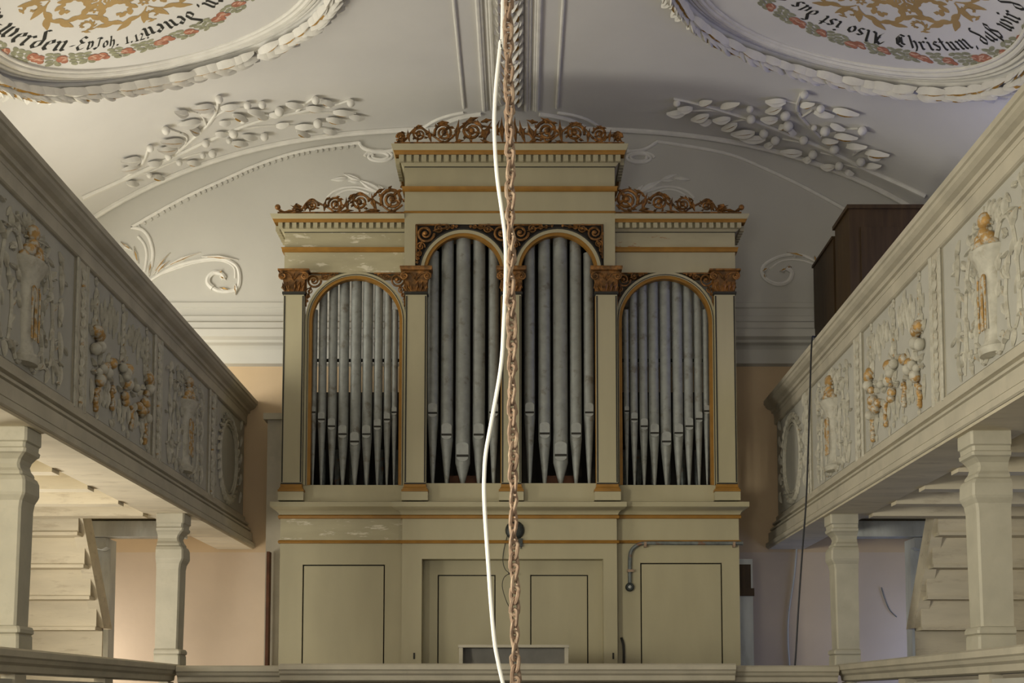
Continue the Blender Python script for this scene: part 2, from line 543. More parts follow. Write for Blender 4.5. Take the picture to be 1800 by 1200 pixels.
# middle rib of the ceiling
e = empty('trim_5')
tag(e, 'moulded stucco band with a leaf garland along the crown of the ceiling', 'stucco band', kind='structure')
YE = 12.58
for x, r in ((.155, .022), (.185, .012), (.235, .014), (.26, .024), (.46, .016)):
    for s in (-1, 1):
        ob('moulding', B().tube([(s * x, YB, Zc(x) - .004), (s * x, 6, Zc(x) - .004), (s * x, YE - (.05 if x > .4 else 0), Zc(x) - .004)], r, 8), 'stucco', e, True)
ob('garland_bed', B().tube([(0, YB, ZT), (0, YE, ZT)], .085, 10, flat=.55), 'stucco', e, True)
k = 0
y = 8.6
while y < YE - .1:
    for s in (-1, 1):
        j = random.uniform(-.02, .02)
        leaf('gilt', (s * .02, y + j, ZT - .03), (s * .085, y - .17 + j, ZT - .035), .085, (s * .3, 0, -1), e, .07)
        leaf('plain', (s * .06, y + .1 + j, ZT - .012), (s * .12, y - .06 + j, ZT - .02), .075, (s * .6, 0, -1), e, .06)
        if k % 2:
            bud('stucco', (s * .05, y - .03, ZT - .06), .028, (0, 0, -1), e)
    y += .17
    k += 1
b = B()
for pts, r in (([(815, 197), (790, 202), (763, 212), (740, 227)], .016), ([(846, 199), (815, 204), (790, 212), (768, 224)], .024),
               ([(980, 197), (1010, 202), (1038, 212), (1058, 226)], .016), ([(948, 199), (980, 204), (1008, 212), (1030, 224)], .024)):
    ctube(pts, r, b=b)
ob('curved_end', b, 'stucco', e, True)

# ---------------------------------------------------------------- stucco branches on the ceiling
def branch(ox, oy, stems, leaves, buds, label):
    sc = 430 / 1800
    e = empty('stucco_branch')
    tag(e, label, 'stucco relief', 'fruiting stucco branches on the ceiling')
    P = lambda p: onceil(ox + p[0] * sc, oy + p[1] * sc)
    for pts, r0, r1 in stems:
        q = smooth_path([P(p) for p in pts], 5)
        q = [Vector((p.x, p.y, Zc(p.x))) + ceil_n(p) * r0 * .5 for p in q]
        ob('stem', B().tube(q, lambda t: r0 + (r1 - r0) * t, 6), 'stucco', e, True)
    for i, (x0, y0, x1, y1) in enumerate(leaves):
        p, q = P((x0, y0)), P((x1, y1))
        nn = ceil_n((p + q) / 2)
        L = (q - p).length
        # leaves that stand off the ceiling towards the nave
        leaf('gilt' if i % 3 else 'plain', p + nn * .015, q + nn * .045, max(.055, min(.10, L * .42)), nn, e, .06)
    for x, y, r in buds:
        p = P((x, y))
        nn = ceil_n(p)
        rr = r * sc / 196
        bud('stucco', p + nn * .01, max(.03, rr * .9), nn, e, squash=1.0, lift=.8)
    return e
branch(210, 150, [
    ([(-280, 822), (0, 695), (330, 545), (600, 420), (1000, 260), (1300, 190), (1560, 140), (1700, 95)], .028, .012),
    ([(390, 510), (500, 420), (640, 290), (710, 180), (720, 80)], .02, .014),
    ([(0, 695), (150, 590), (215, 450)], .016, .012), ([(640, 300), (600, 210), (510, 185)], .014, .01),
    ([(480, 430), (490, 370), (400, 330), (340, 310)], .014, .01), ([(690, 230), (800, 170), (940, 160)], .014, .01),
    ([(1300, 190), (1380, 120), (1440, 80)], .014, .01), ([(800, 340), (1000, 300), (1250, 290), (1450, 300), (1560, 315)], .014, .01),
    ([(1300, 200), (1560, 195), (1740, 200)], .014, .008), ([(0, 695), (200, 640), (500, 520), (620, 490)], .012, .008)],
    [(500, 190, 395, 170), (690, 140, 520, 140), (690, 165, 590, 190), (590, 250, 415, 265), (580, 330, 500, 290), (470, 400, 295, 390),
     (150, 530, 0, 535), (140, 580, 0, 600), (420, 450, 270, 450), (40, 700, 130, 700), (230, 650, 320, 660), (740, 150, 880, 120),
     (940, 170, 1060, 175), (1000, 200, 1090, 210), (1100, 200, 1200, 180), (1220, 120, 1350, 125), (1370, 150, 1500, 145),
     (1570, 180, 1720, 175), (1690, 210, 1800, 215), (1520, 230, 1660, 240), (1150, 280, 1240, 255), (1290, 290, 1430, 270),
     (1300, 320, 1400, 345), (1500, 315, 1600, 320), (900, 355, 1010, 360), (820, 405, 940, 405), (490, 550, 590, 545),
     (700, 340, 790, 330), (730, 260, 810, 245), (830, 200, 940, 230), (200, 560, 300, 545), (1480, 95, 1580, 110)],
    [(725, 75, 35), (935, 120, 34), (1045, 115, 34), (330, 305, 36), (215, 440, 33), (1440, 80, 36), (1700, 100, 36), (1170, 160, 42),
     (900, 225, 36), (830, 325, 42), (625, 400, 36), (675, 475, 38), (430, 545, 30), (605, 495, 24), (1455, 250, 42), (1060, 350, 38),
     (350, 500, 33), (210, 640, 28), (800, 385, 26), (1540, 110, 33)],
    'white stucco branch of leaves and buds on the bright ceiling left of the organ')
branch(1170, 145, [
    ([(1917, 829), (1500, 640), (1200, 490), (950, 390), (700, 290), (450, 210), (200, 140), (60, 110)], .028, .012),
    ([(1140, 400), (1000, 250), (970, 170), (1000, 70)], .018, .014), ([(1000, 250), (1080, 200)], .014, .01),
    ([(1180, 480), (1020, 440), (860, 410)], .014, .01), ([(1480, 630), (1300, 550), (1140, 510)], .014, .01),
    ([(1140, 400), (1180, 370), (1260, 365)], .012, .01), ([(1400, 520), (1340, 450)], .012, .01), ([(480, 215), (330, 200), (180, 205)], .014, .008),
    ([(640, 275), (560, 270), (440, 300)], .014, .008), ([(1250, 340), (1340, 338), (1420, 335)], .012, .01), ([(1500, 640), (1400, 620), (1290, 590)], .012, .01),
    ([(1380, 530), (1450, 490), (1540, 495)], .012, .008), ([(880, 130), (960, 150)], .01, .01)],
    [(890, 120, 740, 110), (1000, 150, 1105, 130), (860, 160, 740, 185), (1100, 200, 1250, 220), (1240, 185, 1435, 210), (830, 250, 705, 240),
     (410, 165, 550, 125), (250, 135, 345, 110), (200, 170, 90, 165), (150, 200, 10, 200), (320, 220, 190, 245), (340, 265, 245, 260),
     (480, 245, 350, 250), (530, 285, 415, 315), (660, 350, 485, 350), (740, 395, 550, 385), (800, 430, 730, 435), (1010, 500, 850, 480),
     (1080, 540, 1020, 540), (1250, 600, 1150, 590), (1330, 630, 1395, 650), (1480, 600, 1600, 590), (1480, 500, 1660, 510),
     (1500, 520, 1590, 540), (1340, 455, 1495, 450), (1250, 375, 1425, 385), (1160, 410, 1280, 410), (1220, 290, 1330, 320),
     (900, 320, 970, 350), (840, 310, 900, 290)],
    [(1030, 60, 36), (625, 170, 33), (1150, 165, 36), (890, 210, 45), (910, 285, 48), (635, 240, 42), (730, 345, 42), (815, 395, 42),
     (1025, 395, 42), (1185, 325, 45), (1460, 325, 40), (1255, 460, 45), (1095, 500, 42), (1290, 585, 42), (1450, 555, 42), (1100, 310, 28), (85, 125, 33)],
    'white stucco branch of leaves and round berries on the shaded ceiling right of the organ')

# ---------------------------------------------------------------- stucco scrolls on the organ wall
def wall_scroll(ox, oy, sc, stems, leaves, label, group):
    e = empty('stucco_scroll')
    tag(e, label, 'stucco relief', group)
    P = lambda x, y: atY(ox + x * sc, oy + y * sc, YW)
    for pts, r0, r1 in stems:
        q = smooth_path([P(*p) + Vector((0, -r0 * .3, 0)) for p in pts], 5)
        ob('stalk', B().tube(q, lambda t: r0 + (r1 - r0) * t, 6), 'stucco', e, True)
    for x0, y0, x1, y1, w in leaves:
        leaf('acan', P(x0, y0), P(x1, y1), w, (0, -1, 0), e, .04)
    return e
wall_scroll(200, 420, .1333, [
    ([(430, 620), (510, 530), (800, 370), (1100, 285), (1400, 260), (1600, 340), (1660, 480), (1640, 640), (1540, 690), (1400, 690), (1310, 650)], .016, .022),
    ([(1310, 650), (1250, 590), (1255, 510), (1330, 450), (1430, 470), (1470, 520)], .03, .02),
    ([(520, 510), (800, 400), (1100, 310), (1400, 285), (1580, 370), (1600, 520)], .010, .010)],
    [(670, 385, 1150, 180, .05), (520, 480, 750, 180, .05), (560, 470, 740, 290, .06), (470, 500, 510, 270, .05), (1160, 240, 1640, 280, .05),
     (1600, 600, 1610, 740, .06), (1540, 680, 1380, 640, .05), (330, 330, 270, 100, .05), (240, 150, 90, 40, .05), (1400, 470, 1440, 420, .06), (1400, 500, 1480, 540, .06)],
    'white and gold acanthus scroll ending in a curl, on the wall left of the organ', 'acanthus scrolls on the organ wall')
wall_scroll(1300, 340, .35, [
    ([(470, 400), (390, 345), (300, 310), (200, 318), (120, 365), (120, 420), (180, 455), (240, 445), (262, 400), (235, 375)], .014, .026),
    ([(400, 365), (300, 335), (210, 340), (150, 380)], .010, .008)],
    [(330, 320, 235, 295, .06), (140, 375, 108, 395, .06), (120, 400, 125, 435, .05), (235, 380, 200, 390, .06), (380, 345, 375, 312, .05), (230, 375, 262, 372, .05)],
    'white stucco acanthus curl on the shaded wall between organ and brown cabinet', 'acanthus scrolls on the organ wall')
for mir, lab in ((False, 'pale stucco palm fronds on the wall above the left side crest of the organ'), (True, 'dim stucco palm fronds on the wall above the right side crest of the organ')):
    f = (lambda x: (1795 - 560 - x * .0889) ) if mir else (lambda x: 560 + x * .0889)
    e = empty('stucco_palm')
    tag(e, lab, 'stucco relief', 'palm fronds beside the organ')
    P = lambda x, y: atY(f(x), 280 + y * .0889, YW)
    for pts, r in (([(170, 760), (300, 640), (500, 560), (800, 550), (1100, 640)], .012), ([(340, 710), (520, 620), (750, 600), (1000, 680)], .010)):
        ob('stalk', B().tube(smooth_path([P(*p) for p in pts], 5), r, 6), 'stucco', e, True)
    for x0, y0, x1, y1, w in ((1250, 650, 790, 410, .09), (830, 420, 490, 290, .05), (820, 430, 580, 430, .05), (560, 380, 240, 410, .05), (1350, 700, 1180, 510, .06)):
        leaf('plain', P(x0, y0), P(x1, y1), w, (0, -1, 0), e, .03)

# ---------------------------------------------------------------- round ceiling medallions
def arcmap(cx, cy):
    return lambda r, a: Vector((cx + r * math.sin(a), cy + r * math.cos(a), 0))
def onvault(p, d):
    q = Vector((p[0], p[1], Zc(p[0])))
    return q + ceil_n(q) * d
GLY = {
 'i': (.38, [[(.05, .95), (.17, .82), (.17, .12), (.32, 0)], [(.1, 1.45), (.22, 1.30)]]),
 'n': (.8, [[(0, .9), (.15, .8), (.15, .1), (.28, 0)], [(.15, .7), (.45, 1), (.55, .85), (.55, .1), (.7, 0)]]),
 'm': (1.2, [[(0, .9), (.15, .8), (.15, .1), (.28, 0)], [(.15, .7), (.45, 1), (.55, .85), (.55, .1), (.68, 0)], [(.55, .7), (.85, 1), (.95, .85), (.95, .1), (1.1, 0)]]),
 'u': (.8, [[(0, .9), (.15, .8), (.15, .15), (.3, 0), (.5, .2)], [(.4, .9), (.55, .8), (.55, .1), (.7, 0)]]),
 'w': (1.15, [[(0, 1), (.15, .8), (.15, .1), (.3, 0), (.5, .2)], [(.45, .95), (.52, .15), (.68, 0), (.98, .25), (.98, .75), (.78, 1)]]),
 'e': (.6, [[(.15, .5), (.5, .7), (.35, 1), (.1, .75), (.1, .2), (.3, 0), (.5, .15)]]),
 'r': (.6, [[(0, .9), (.15, .8), (.15, .1), (.28, 0)], [(.15, .7), (.4, 1), (.55, .85)]]),
 'd': (.7, [[(.5, .8), (.1, .6), (.1, .2), (.3, 0), (.55, .3), (.5, .9), (.1, 1.55), (.2, 1.75), (.42, 1.7)]]),
 'a': (.75, [[(.45, .95), (.1, .7), (.1, .2), (.25, 0), (.5, .3)], [(.5, 1), (.5, .1), (.65, 0)]]),
 'o': (.68, [[(.3, 1), (.1, .7), (.1, .25), (.3, 0), (.55, .3), (.55, .75), (.3, 1)]]),
 's': (.6, [[(.5, .9), (.25, 1), (.1, .75), (.5, .35), (.35, 0), (.05, .1)]]),
 't': (.52, [[(.2, 1.35), (.2, .15), (.35, 0), (.48, .1)], [(0, .95), (.42, .95)]]),
 'h': (.72, [[(.05, 1.6), (.15, 1.5), (.15, .05)], [(.15, .7), (.4, 1), (.55, .8), (.55, .2), (.35, -.3)]]),
 'l': (.36, [[(.05, 1.6), (.15, 1.5), (.15, .1), (.3, 0)]]),
 'z': (.6, [[(.05, .95), (.5, .95), (.15, .5), (.45, .3), (.3, -.3), (.05, -.2)]]),
 'f': (.5, [[(.45, 1.5), (.25, 1.6), (.18, 1.3), (.18, -.25)], [(0, .95), (.45, .95)]]),
 'v': (.68, [[(0, .95), (.15, .8), (.15, .15), (.3, 0), (.55, .3), (.5, .8), (.3, 1)]]),
 'S': (.8, [[(.1, -.3), (.16, 1.3), (.4, 1.6), (.55, 1.3), (.3, .95), (.65, .5), (.42, 0), (.2, .1)]]),   # sharp s
 'E': (1.0, [[(.8, 1.4), (.4, 1.6), (.1, 1.2), (.45, .85), (.1, .4), (.4, 0), (.85, .2)], [(.45, .85), (.7, .85)]]),
 'J': (.9, [[(.1, 1.5), (.5, 1.6), (.8, 1.4)], [(.5, 1.5), (.5, .3), (.25, -.1), (0, .1)]]),
 '1': (.55, [[(.1, .85), (.3, 1.05), (.3, 0)], [(.1, 0), (.5, 0)]]),
 '2': (.68, [[(.05, .8), (.3, 1.05), (.5, .8), (.05, 0), (.58, .02)]]),
 'C': (1.1, [[(.9, 1.4), (.5, 1.6), (.1, 1.1), (.1, .4), (.5, 0), (.9, .3)], [(.55, 1.3), (.5, .5), (.75, .35)], [(.35, 1.3), (.3, .5)]]),
 'G': (1.1, [[(.9, 1.4), (.5, 1.6), (.1, 1.1), (.1, .4), (.5, 0), (.9, .3), (.88, .85), (.6, .8)], [(.4, 1.25), (.36, .5)]]),
 'A': (1.05, [[(0, 1.1), (.3, 1.6), (.55, 1.2), (.3, .3), (0, 0)], [(.62, 1.6), (.68, .2), (.92, 0)], [(.3, .7), (.66, .7)]]),
 '.': (.35, [[(.08, .12), (.2, -.03)]]), ',': (.35, [[(.18, .12), (.08, -.22)]]), '-': (.5, [[(.1, .45), (.3, .5)]]), ' ': (.42, []),
}
def lettering(text, size, place, parent, xs=.8):
    """broad-nib strokes, one mesh a letter; place(x, y) -> 3-D point"""
    x = 0
    nib = (.125 * math.cos(R(38)), .125 * math.sin(R(38)))
    for ch in text:
        adv, strokes = GLY[ch]
        b = B()
        for st in strokes:
            for (ax, ay), (bx, by) in zip(st, st[1:]):
                k = len(b.v)
                for px, py in ((ax - nib[0], ay - nib[1]), (ax + nib[0], ay + nib[1]), (bx + nib[0], by + nib[1]), (bx - nib[0], by - nib[1])):
                    b.v.append(tuple(place((x + px) * size * xs, py * size)))
                b.face([k, k + 1, k + 2, k + 3])
        if b.v:
            ob('letter', b, 'p_ink', parent)
        x += adv + .12
def ribbon(b, pts, wid, place, mi=0):
    k, n = len(b.v), len(pts)
    for i, p in enumerate(pts):
        d = Vector(pts[min(i + 1, n - 1)]) - Vector(pts[max(i - 1, 0)])
        d = Vector((-d.y, d.x)).normalized()
        w = wid(i / (n - 1)) / 2
        b.v += [tuple(place(p[0] + d.x * w, p[1] + d.y * w)), tuple(place(p[0] - d.x * w, p[1] - d.y * w))]
    for i in range(n - 1):
        b.face([k + 2 * i, k + 2 * i + 1, k + 2 * i + 3, k + 2 * i + 2], mi)
def scrollwork(place, rot, outer=.72):
    """flat painted rinceaux inside a circle; place(x, y) -> 3-D"""
    b = B()
    def spiral(cx, cy, r, a0, dr, turns=1.35):
        n = 36
        pts = []
        for i in range(n):
            t = i / (n - 1)
            rr = r * (1 - .80 * t)
            a = a0 + dr * t * turns * 2 * math.pi
            pts.append((cx + rr * math.cos(a), cy + rr * math.sin(a)))
        ribbon(b, pts, lambda t: .012 + .032 * math.sin(math.pi * min(1, t * 1.15)) ** 1.0 * r / .22, place)
        # lobes curling off the spiral, inside and outside
        for t0, side, L in [(q / 22, 1 if q % 2 else -1, .55) for q in range(1, 21)]:
            rr = r * (1 - .80 * t0)
            a = a0 + dr * t0 * turns * 2 * math.pi
            p = Vector((cx + rr * math.cos(a), cy + rr * math.sin(a)))
            tan = Vector((-math.sin(a), math.cos(a))) * dr
            out = Vector((math.cos(a), math.sin(a))) * side
            l = L * rr * (1.0 if side > 0 else .8)
            if side > 0 and (p.length + l) > outer * 1.12:
                l *= .5
            for sh in (-.08, .14):
                q = [p + tan * (rr * sh) + tan * (l * u * 1.0) + out * (l * (u - .35 * u * u) * .9) for u in (0, .25, .5, .75, 1)]
                ribbon(b, [(v.x, v.y) for v in q], lambda t: .040 * r / .2 * math.sin(math.pi * (.15 + .8 * t)), place)
    N = 8
    for i in range(N):
        a = rot + 2 * math.pi * i / N
        d = 1 if i % 2 else -1
        c = Vector((math.cos(a), math.sin(a))) * .51
        spiral(c.x, c.y, .205, a + math.pi * .5 * d, -d)
        a2 = a + math.pi / N
        c = Vector((math.cos(a2), math.sin(a2)))
        # small scroll and fan at the rim and stems to the middle
        spiral(c.x * .68, c.y * .68, .075, a2, d, 1.0)
        spiral(c.x * .24, c.y * .24, .11, a2 + 2, -d, 1.1)
        for k in range(-3, 4):
            q = [c * (.27 + .0) + Vector((-c.y, c.x)) * .02 * k, c * (.36 + .02 * abs(k)) + Vector((-c.y, c.x)) * .035 * k, c * (.42 - .02 * abs(k)) + Vector((-c.y, c.x)) * .06 * k]
            ribbon(b, [(v.x, v.y) for v in q], lambda t: .024 * math.sin(math.pi * (.2 + .7 * t)), place)
    # rosettes between the scrolls
    for i in range(N):
        a = rot + math.pi / N + 2 * math.pi * i / N
        c = Vector((math.cos(a), math.sin(a))) * .48
        for k in range(6):
            w = k * math.pi / 3
            ribbon(b, [(c.x + .012 * math.cos(w), c.y + .012 * math.sin(w)), (c.x + .03 * math.cos(w), c.y + .03 * math.sin(w)), (c.x + .048 * math.cos(w), c.y + .048 * math.sin(w))], lambda t: .026 * math.sin(math.pi * (.2 + .7 * t)), place)
    return b
def medallion(s, cx, cy, pcx, pcy, label):
    e = empty('ceiling_medallion')
    tag(e, label, 'medallion', 'painted ceiling medallions in leaf garlands')
    RF = 1.53
    c = arcmap(cx, cy)
    for r, tr in ((1.26, .018), (1.30, .028), (1.345, .02), (1.385, .012)):
        ob('moulding_ring', B().tube([onvault(c(r, 2 * math.pi * i / 96), tr * .2) for i in range(96)], tr, 8, closed=True, nrm=(0, 0, 1)), 'stucco', e, True)
    ob('garland_bed', B().tube([onvault(c(1.455, 2 * math.pi * i / 96), .0) for i in range(96)], .045, 8, closed=True, flat=.8, nrm=(0, 0, 1)), 'stucco', e, True)
    N = 72
    for i in range(N):
        a = 2 * math.pi * i / N
        if math.cos(a) < -.35 and math.sin(a) * -s < .2:
            continue
        a += random.uniform(-.02, .02)
        for r0, r1, da, w, kd, lift in ((1.425, 1.41, .17, .07, 'gilt', .06), (1.46, 1.49, .18, .075, 'gilt', .075), (1.49, 1.575, .11, .05, 'plain', .015), (1.48, 1.615, .06, .042, 'plain', .0), (1.44, 1.50, .10, .05, 'plain', .09)):
            j = random.uniform(.8, 1.2)
            if random.random() < .35:
                kd = 'plain'
            a2 = a + random.uniform(-.03, .03)
            p, q = onvault(c(r0, a2), lift), onvault(c(r1 + random.uniform(-.012, .015), a2 + da * j), lift + random.uniform(.0, .06))
            leaf(kd, p, q, w * j, ceil_n(p), e, .07)
    pl = arcmap(pcx, pcy)
    place = lambda x, y: onvault((pcx + x, pcy + y), .003)
    ob('painted_scrollwork', scrollwork(place, .3 if s < 0 else .55), 'p_gold', e)
    # wreath of leaves and roses
    b = B()
    def blob(r, a, l, w, tilt, mi, d):
        k = len(b.v)
        ca, sa = math.cos(tilt), math.sin(tilt)
        for q in range(8):
            t = 2 * math.pi * q / 8
            u, v = l * math.cos(t), w * math.sin(t)
            u, v = u * ca - v * sa, u * sa + v * ca
            b.v.append(tuple(onvault(pl(r + v, a + u / r), d)))
        b.face([k + q for q in range(8)], mi)
    N = 104
    for i in range(N):
        a = 2 * math.pi * i / N
        rose = (i % 8) in (0, 1, 4)
        for k, r in enumerate((1.035, 1.075, 1.115, 1.15)):
            if rose:
                continue
            blob(r, a + k * .018, .036, .019, random.uniform(-.5, .5), 0, .003 + .0004 * k)
        if rose:
            rr = 1.09 + random.uniform(-.02, .02)
            blob(rr, a, .05, .042, random.uniform(-.5, .5), 1, .0045)
            blob(rr + .03, a + .03, .035, .025, .4, 1, .005)
            for t in range(3):
                blob(rr + random.uniform(-.022, .022), a + random.uniform(-.03, .03), .026, .007, random.uniform(-.8, .8), 2, .0055 + t * .0003)
    ob('painted_wreath', b, ['p_green', 'p_red', 'p_rose'], e)
    # inscription: foot of the ring reads outward-footed, the flanks run on with their feet inward
    def ring(text, size, a0, inward, xs=.8):
        if inward:      # tops towards the middle, reading towards +X at the foot
            f = lambda x, y: onvault(pl(.985 - y, a0 + x / .95), .003)
        else:
            f = lambda x, y: onvault(pl(.835 + y, a0 - x / .88), .003)
        lettering(text, size, f, e, xs)
    if s < 0:
        ring('zu-werden-', .118, R(-101), True, 1.12)
        ring('Ev.', .105, R(-38), True, .75)
        ring('Joh. 1.12.', .088, R(-29), True, .74)
        ring('en, denen', .118, R(43), False, .95)
    else:
        ring('Christum, daS wir d', .108, R(20), True, .87)
        ring('Also ist das Ges', .108, R(14), False, .88)
    return e
medallion(-1, -2.745, 9.70, -2.95, 9.54, 'round painted medallion with the Joh. 1.12 inscription, on the ceiling at left')
medallion(1, 2.70, 9.74, 2.90, 9.58, 'round painted medallion with the Christum inscription, on the ceiling at right')

# ================================================================== THE ORGAN
ORG = empty('pipe_organ')
tag(ORG, 'olive-cream pipe organ with gilded carving and grey metal pipes against the end wall', 'organ')
def xo(px, py=650, Y=YO):
    return atY(px, py, Y).x
def zo(py, Y=YO):
    return atY(897, py, Y).z
HW = 2.10                                   # half width of the case
HC = (xo(1085, 700, YC) - xo(711, 700, YC)) / 2   # half width of the middle bay
YBK = 12.72                                 # back of the case
def moulding(xL, xR, yF, prof, left=True, right=True, yB=YBK, mi=0, b=None):
    """prof of (projection, z) swept round the front and the returns"""
    b = b or B()
    k = len(b.v)
    for o, z in prof:
        l, r = (o if left else 0), (o if right else 0)
        b.v += [(xL - l, yB, z), (xL - l, yF - o, z), (xR + r, yF - o, z), (xR + r, yB, z)]
    n = len(prof)
    for i in range(n - 1):
        for j in range(4):
            j2 = (j + 1) % 4
            b.face([k + 4 * i + j, k + 4 * i + j2, k + 4 * i + 4 + j2, k + 4 * i + 4 + j], mi)
    b.face([k, k + 1, k + 2, k + 3], mi)
    b.face([k + 4 * n - 4 + j for j in range(4)], mi)
    return b

# ---- lower case: side sections with a loose panel each, middle section with the key-desk niche
zb1 = zo(953)
def framed(xL, xR, pL, pR, zt, y, name, zpt, matn='case'):
    """front of stiles and rail round a separate panel; returns nothing"""
    b = B()
    b.box(xL, pL, y, y + .05, ZF, zt)
    b.box(pR, xR, y, y + .05, ZF, zt)
    b.box(pL, pR, y, y + .05, zpt, zt)
    ob('base_frame', b, matn, ORG)
    g = .012
    ob(name, B().box(pL + g, pR - g, y + .006, y + .03, ZF + .02, zpt - g), matn, ORG)
framed(-HW, -HC, xo(531, 1070), xo(676, 1070), zb1, YO, 'base_panel', zo(992))
framed(HC, HW, xo(1126, 1070), xo(1270, 1070), zb1, YO, 'base_panel', zo(989))
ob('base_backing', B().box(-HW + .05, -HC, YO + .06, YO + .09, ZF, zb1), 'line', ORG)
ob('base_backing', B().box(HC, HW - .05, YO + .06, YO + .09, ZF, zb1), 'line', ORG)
# middle: portal frame, niche with two doors
nL, nR, nZ = xo(741, 1080, YC), xo(1061, 1080, YC), zo(982, YC)
b = B()
b.box(-HC, nL, YC, YC + .08, ZF, zb1)
b.box(nR, HC, YC, YC + .08, ZF, zb1)
b.box(nL, nR, YC, YC + .08, nZ, zb1)
ob('portal_frame', b, 'case', ORG)
yN = YC + .16
b = B()
pd = [(xo(769, 1080, yN), xo(871, 1080, yN)), (xo(932, 1080, yN), xo(1034, 1080, yN))]
zd = zo(1010, yN)
b.box(nL - .02, pd[0][0], yN, yN + .04, ZF, nZ + .02)
b.box(pd[0][1], pd[1][0], yN, yN + .04, ZF, nZ + .02)
b.box(pd[1][1], nR + .02, yN, yN + .04, ZF, nZ + .02)
for l, r in pd:
    b.box(l, r, yN, yN + .04, zd, nZ + .02)
ob('niche_frame', b, 'case', ORG)
for l, r in pd:
    ob('niche_door', B().box(l + .011, r - .011, yN + .006, yN + .03, ZF + .02, zd - .011), 'case', ORG)
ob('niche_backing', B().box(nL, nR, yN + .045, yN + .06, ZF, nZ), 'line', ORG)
b = B()
b.box(nL - .03, nL, YC + .08, yN + .04, ZF, nZ)
b.box(nR, nR + .03, YC + .08, yN + .04, ZF, nZ)
b.box(nL, nR, YC + .08, yN + .02, nZ, nZ + .03)
ob('niche_reveal', b, 'case', ORG)
for px in (728, 1078):
    x = xo(px, 1152, YC)
    ob('keyhole', B().box(x - .008, x + .008, YC - .004, YC + .01, zo(1158, YC), zo(1147, YC)), 'line', ORG)
ob('base_side', B().box(-HW, -HW + .04, YO + .05, YBK, ZF, zo(852)), 'case', ORG)
ob('base_side', B().box(HW - .04, HW, YO + .05, YBK, ZF, zo(852)), 'case', ORG)

# frieze between the two gold lines, and the base cornice
def base_band(xL, xR, y, l, r):
    Z = lambda p: zo(p, y)
    fr = ob('base_frieze', moulding(xL, xR, y, [(0, Z(950)), (0, Z(910))], False, False, y + .06), 'case_pale' if xL < -1 else 'case', ORG)
    ob('gold_bead', moulding(xL, xR, y, [(.0, Z(955)), (.016, Z(954.5)), (.02, Z(952)), (.012, Z(949.5)), (0, Z(949))], l, r, y + .05), 'ochre_trim', ORG)
    ob('gold_bead', moulding(xL, xR, y, [(.0, Z(911.5)), (.018, Z(911)), (.022, Z(907)), (.012, Z(905)), (0, Z(904))], l, r, y + .05), 'ochre_trim', ORG)
    ob('base_cornice', moulding(xL, xR, y, [(0, Z(905)), (.012, Z(904.5))] + [(o, zo(q, y - o)) for o, q in ((.02, 900), (.045, 895), (.075, 891.5), (.085, 889.5), (.085, 881.5))] + [(0, zo(881.5, y - .085))], l, r, 12.25), 'case', ORG, True)
base_band(-HW, -HC, YO, True, False)
base_band(HC, HW, YO, False, True)
base_band(-HC, HC, YC, True, True)

# ---- bays: sill, arch bands, pipes
SILL = zo(852)
def archband(cx, zs, zb, r0, r1, y0, y1, n=28):
    b = B()
    pts = [(-1, zb)] + [('a', math.pi - math.pi * i / n) for i in range(n + 1)] + [(1, zb)]
    for r in (r0, r1):
        for y in (y0, y1):
            for q in pts:
                if q[0] == 'a':
                    b.v.append((cx + r * math.cos(q[1]), y, zs + r * math.sin(q[1])))
                else:
                    b.v.append((cx + r * q[0], y, q[1]))
    m = len(pts)
    for i in range(m - 1):
        a0, a1, c0, c1 = i, m + i, 2 * m + i, 3 * m + i    # in-front, in-back, out-front, out-back
        b.face([a0, a0 + 1, c0 + 1, c0])
        b.face([a0, a1, a1 + 1, a0 + 1])
        b.face([c0, c0 + 1, c1 + 1, c1])
        b.face([a1, c1, c1 + 1, a1 + 1])
    b.face([0, 2 * m, 3 * m, m])
    b.face([m - 1, 2 * m - 1, 4 * m - 1, 3 * m - 1])
    return b
SPX = (atY(1000, 650, YO) - atY(900, 650, YO)).x / 100      # metres per pixel at the organ
def sill(xL, xR, y):
    ob('sill', B().box(xL, xR, y + .005, y + .42, zo(881, y), SILL), 'case', ORG)
sill(-HW + .02, -HC, YO)
sill(HC, HW - .02, YO)
sill(-HC, HC, YC)
BAYS = [  # centre px, opening half px, ring half px, crown py, plane, outer limits
    (624.5, 77, 89, 490, YO), (814.5, 65, 78, 415, YC), (981, 65, 78, 414, YC), (1170.5, 77, 89, 490, YO)]
bx = []
for c, ho, hr, cr, y in BAYS:
    x = xo(c, 650, y)
    r0, r1 = ho * SPX, hr * SPX
    zs = zo(cr, y) - r0
    rg = r0 + .028
    ob('arch_frame', archband(x, zs, SILL - .002, rg, r1, y - .012, y + .03), 'case', ORG)
    ob('arch_line', archband(x, zs, SILL - .002, rg + (.030 if y == YC else .006), rg + (.042 if y == YC else .012), y - .016, y + .0), 'line', ORG)
    ob('gold_band', archband(x, zs, SILL - .001, r0, rg, y - .003, y + .06), 'ochre_trim', ORG)
    bx.append((x, r0, r1, zs, y))

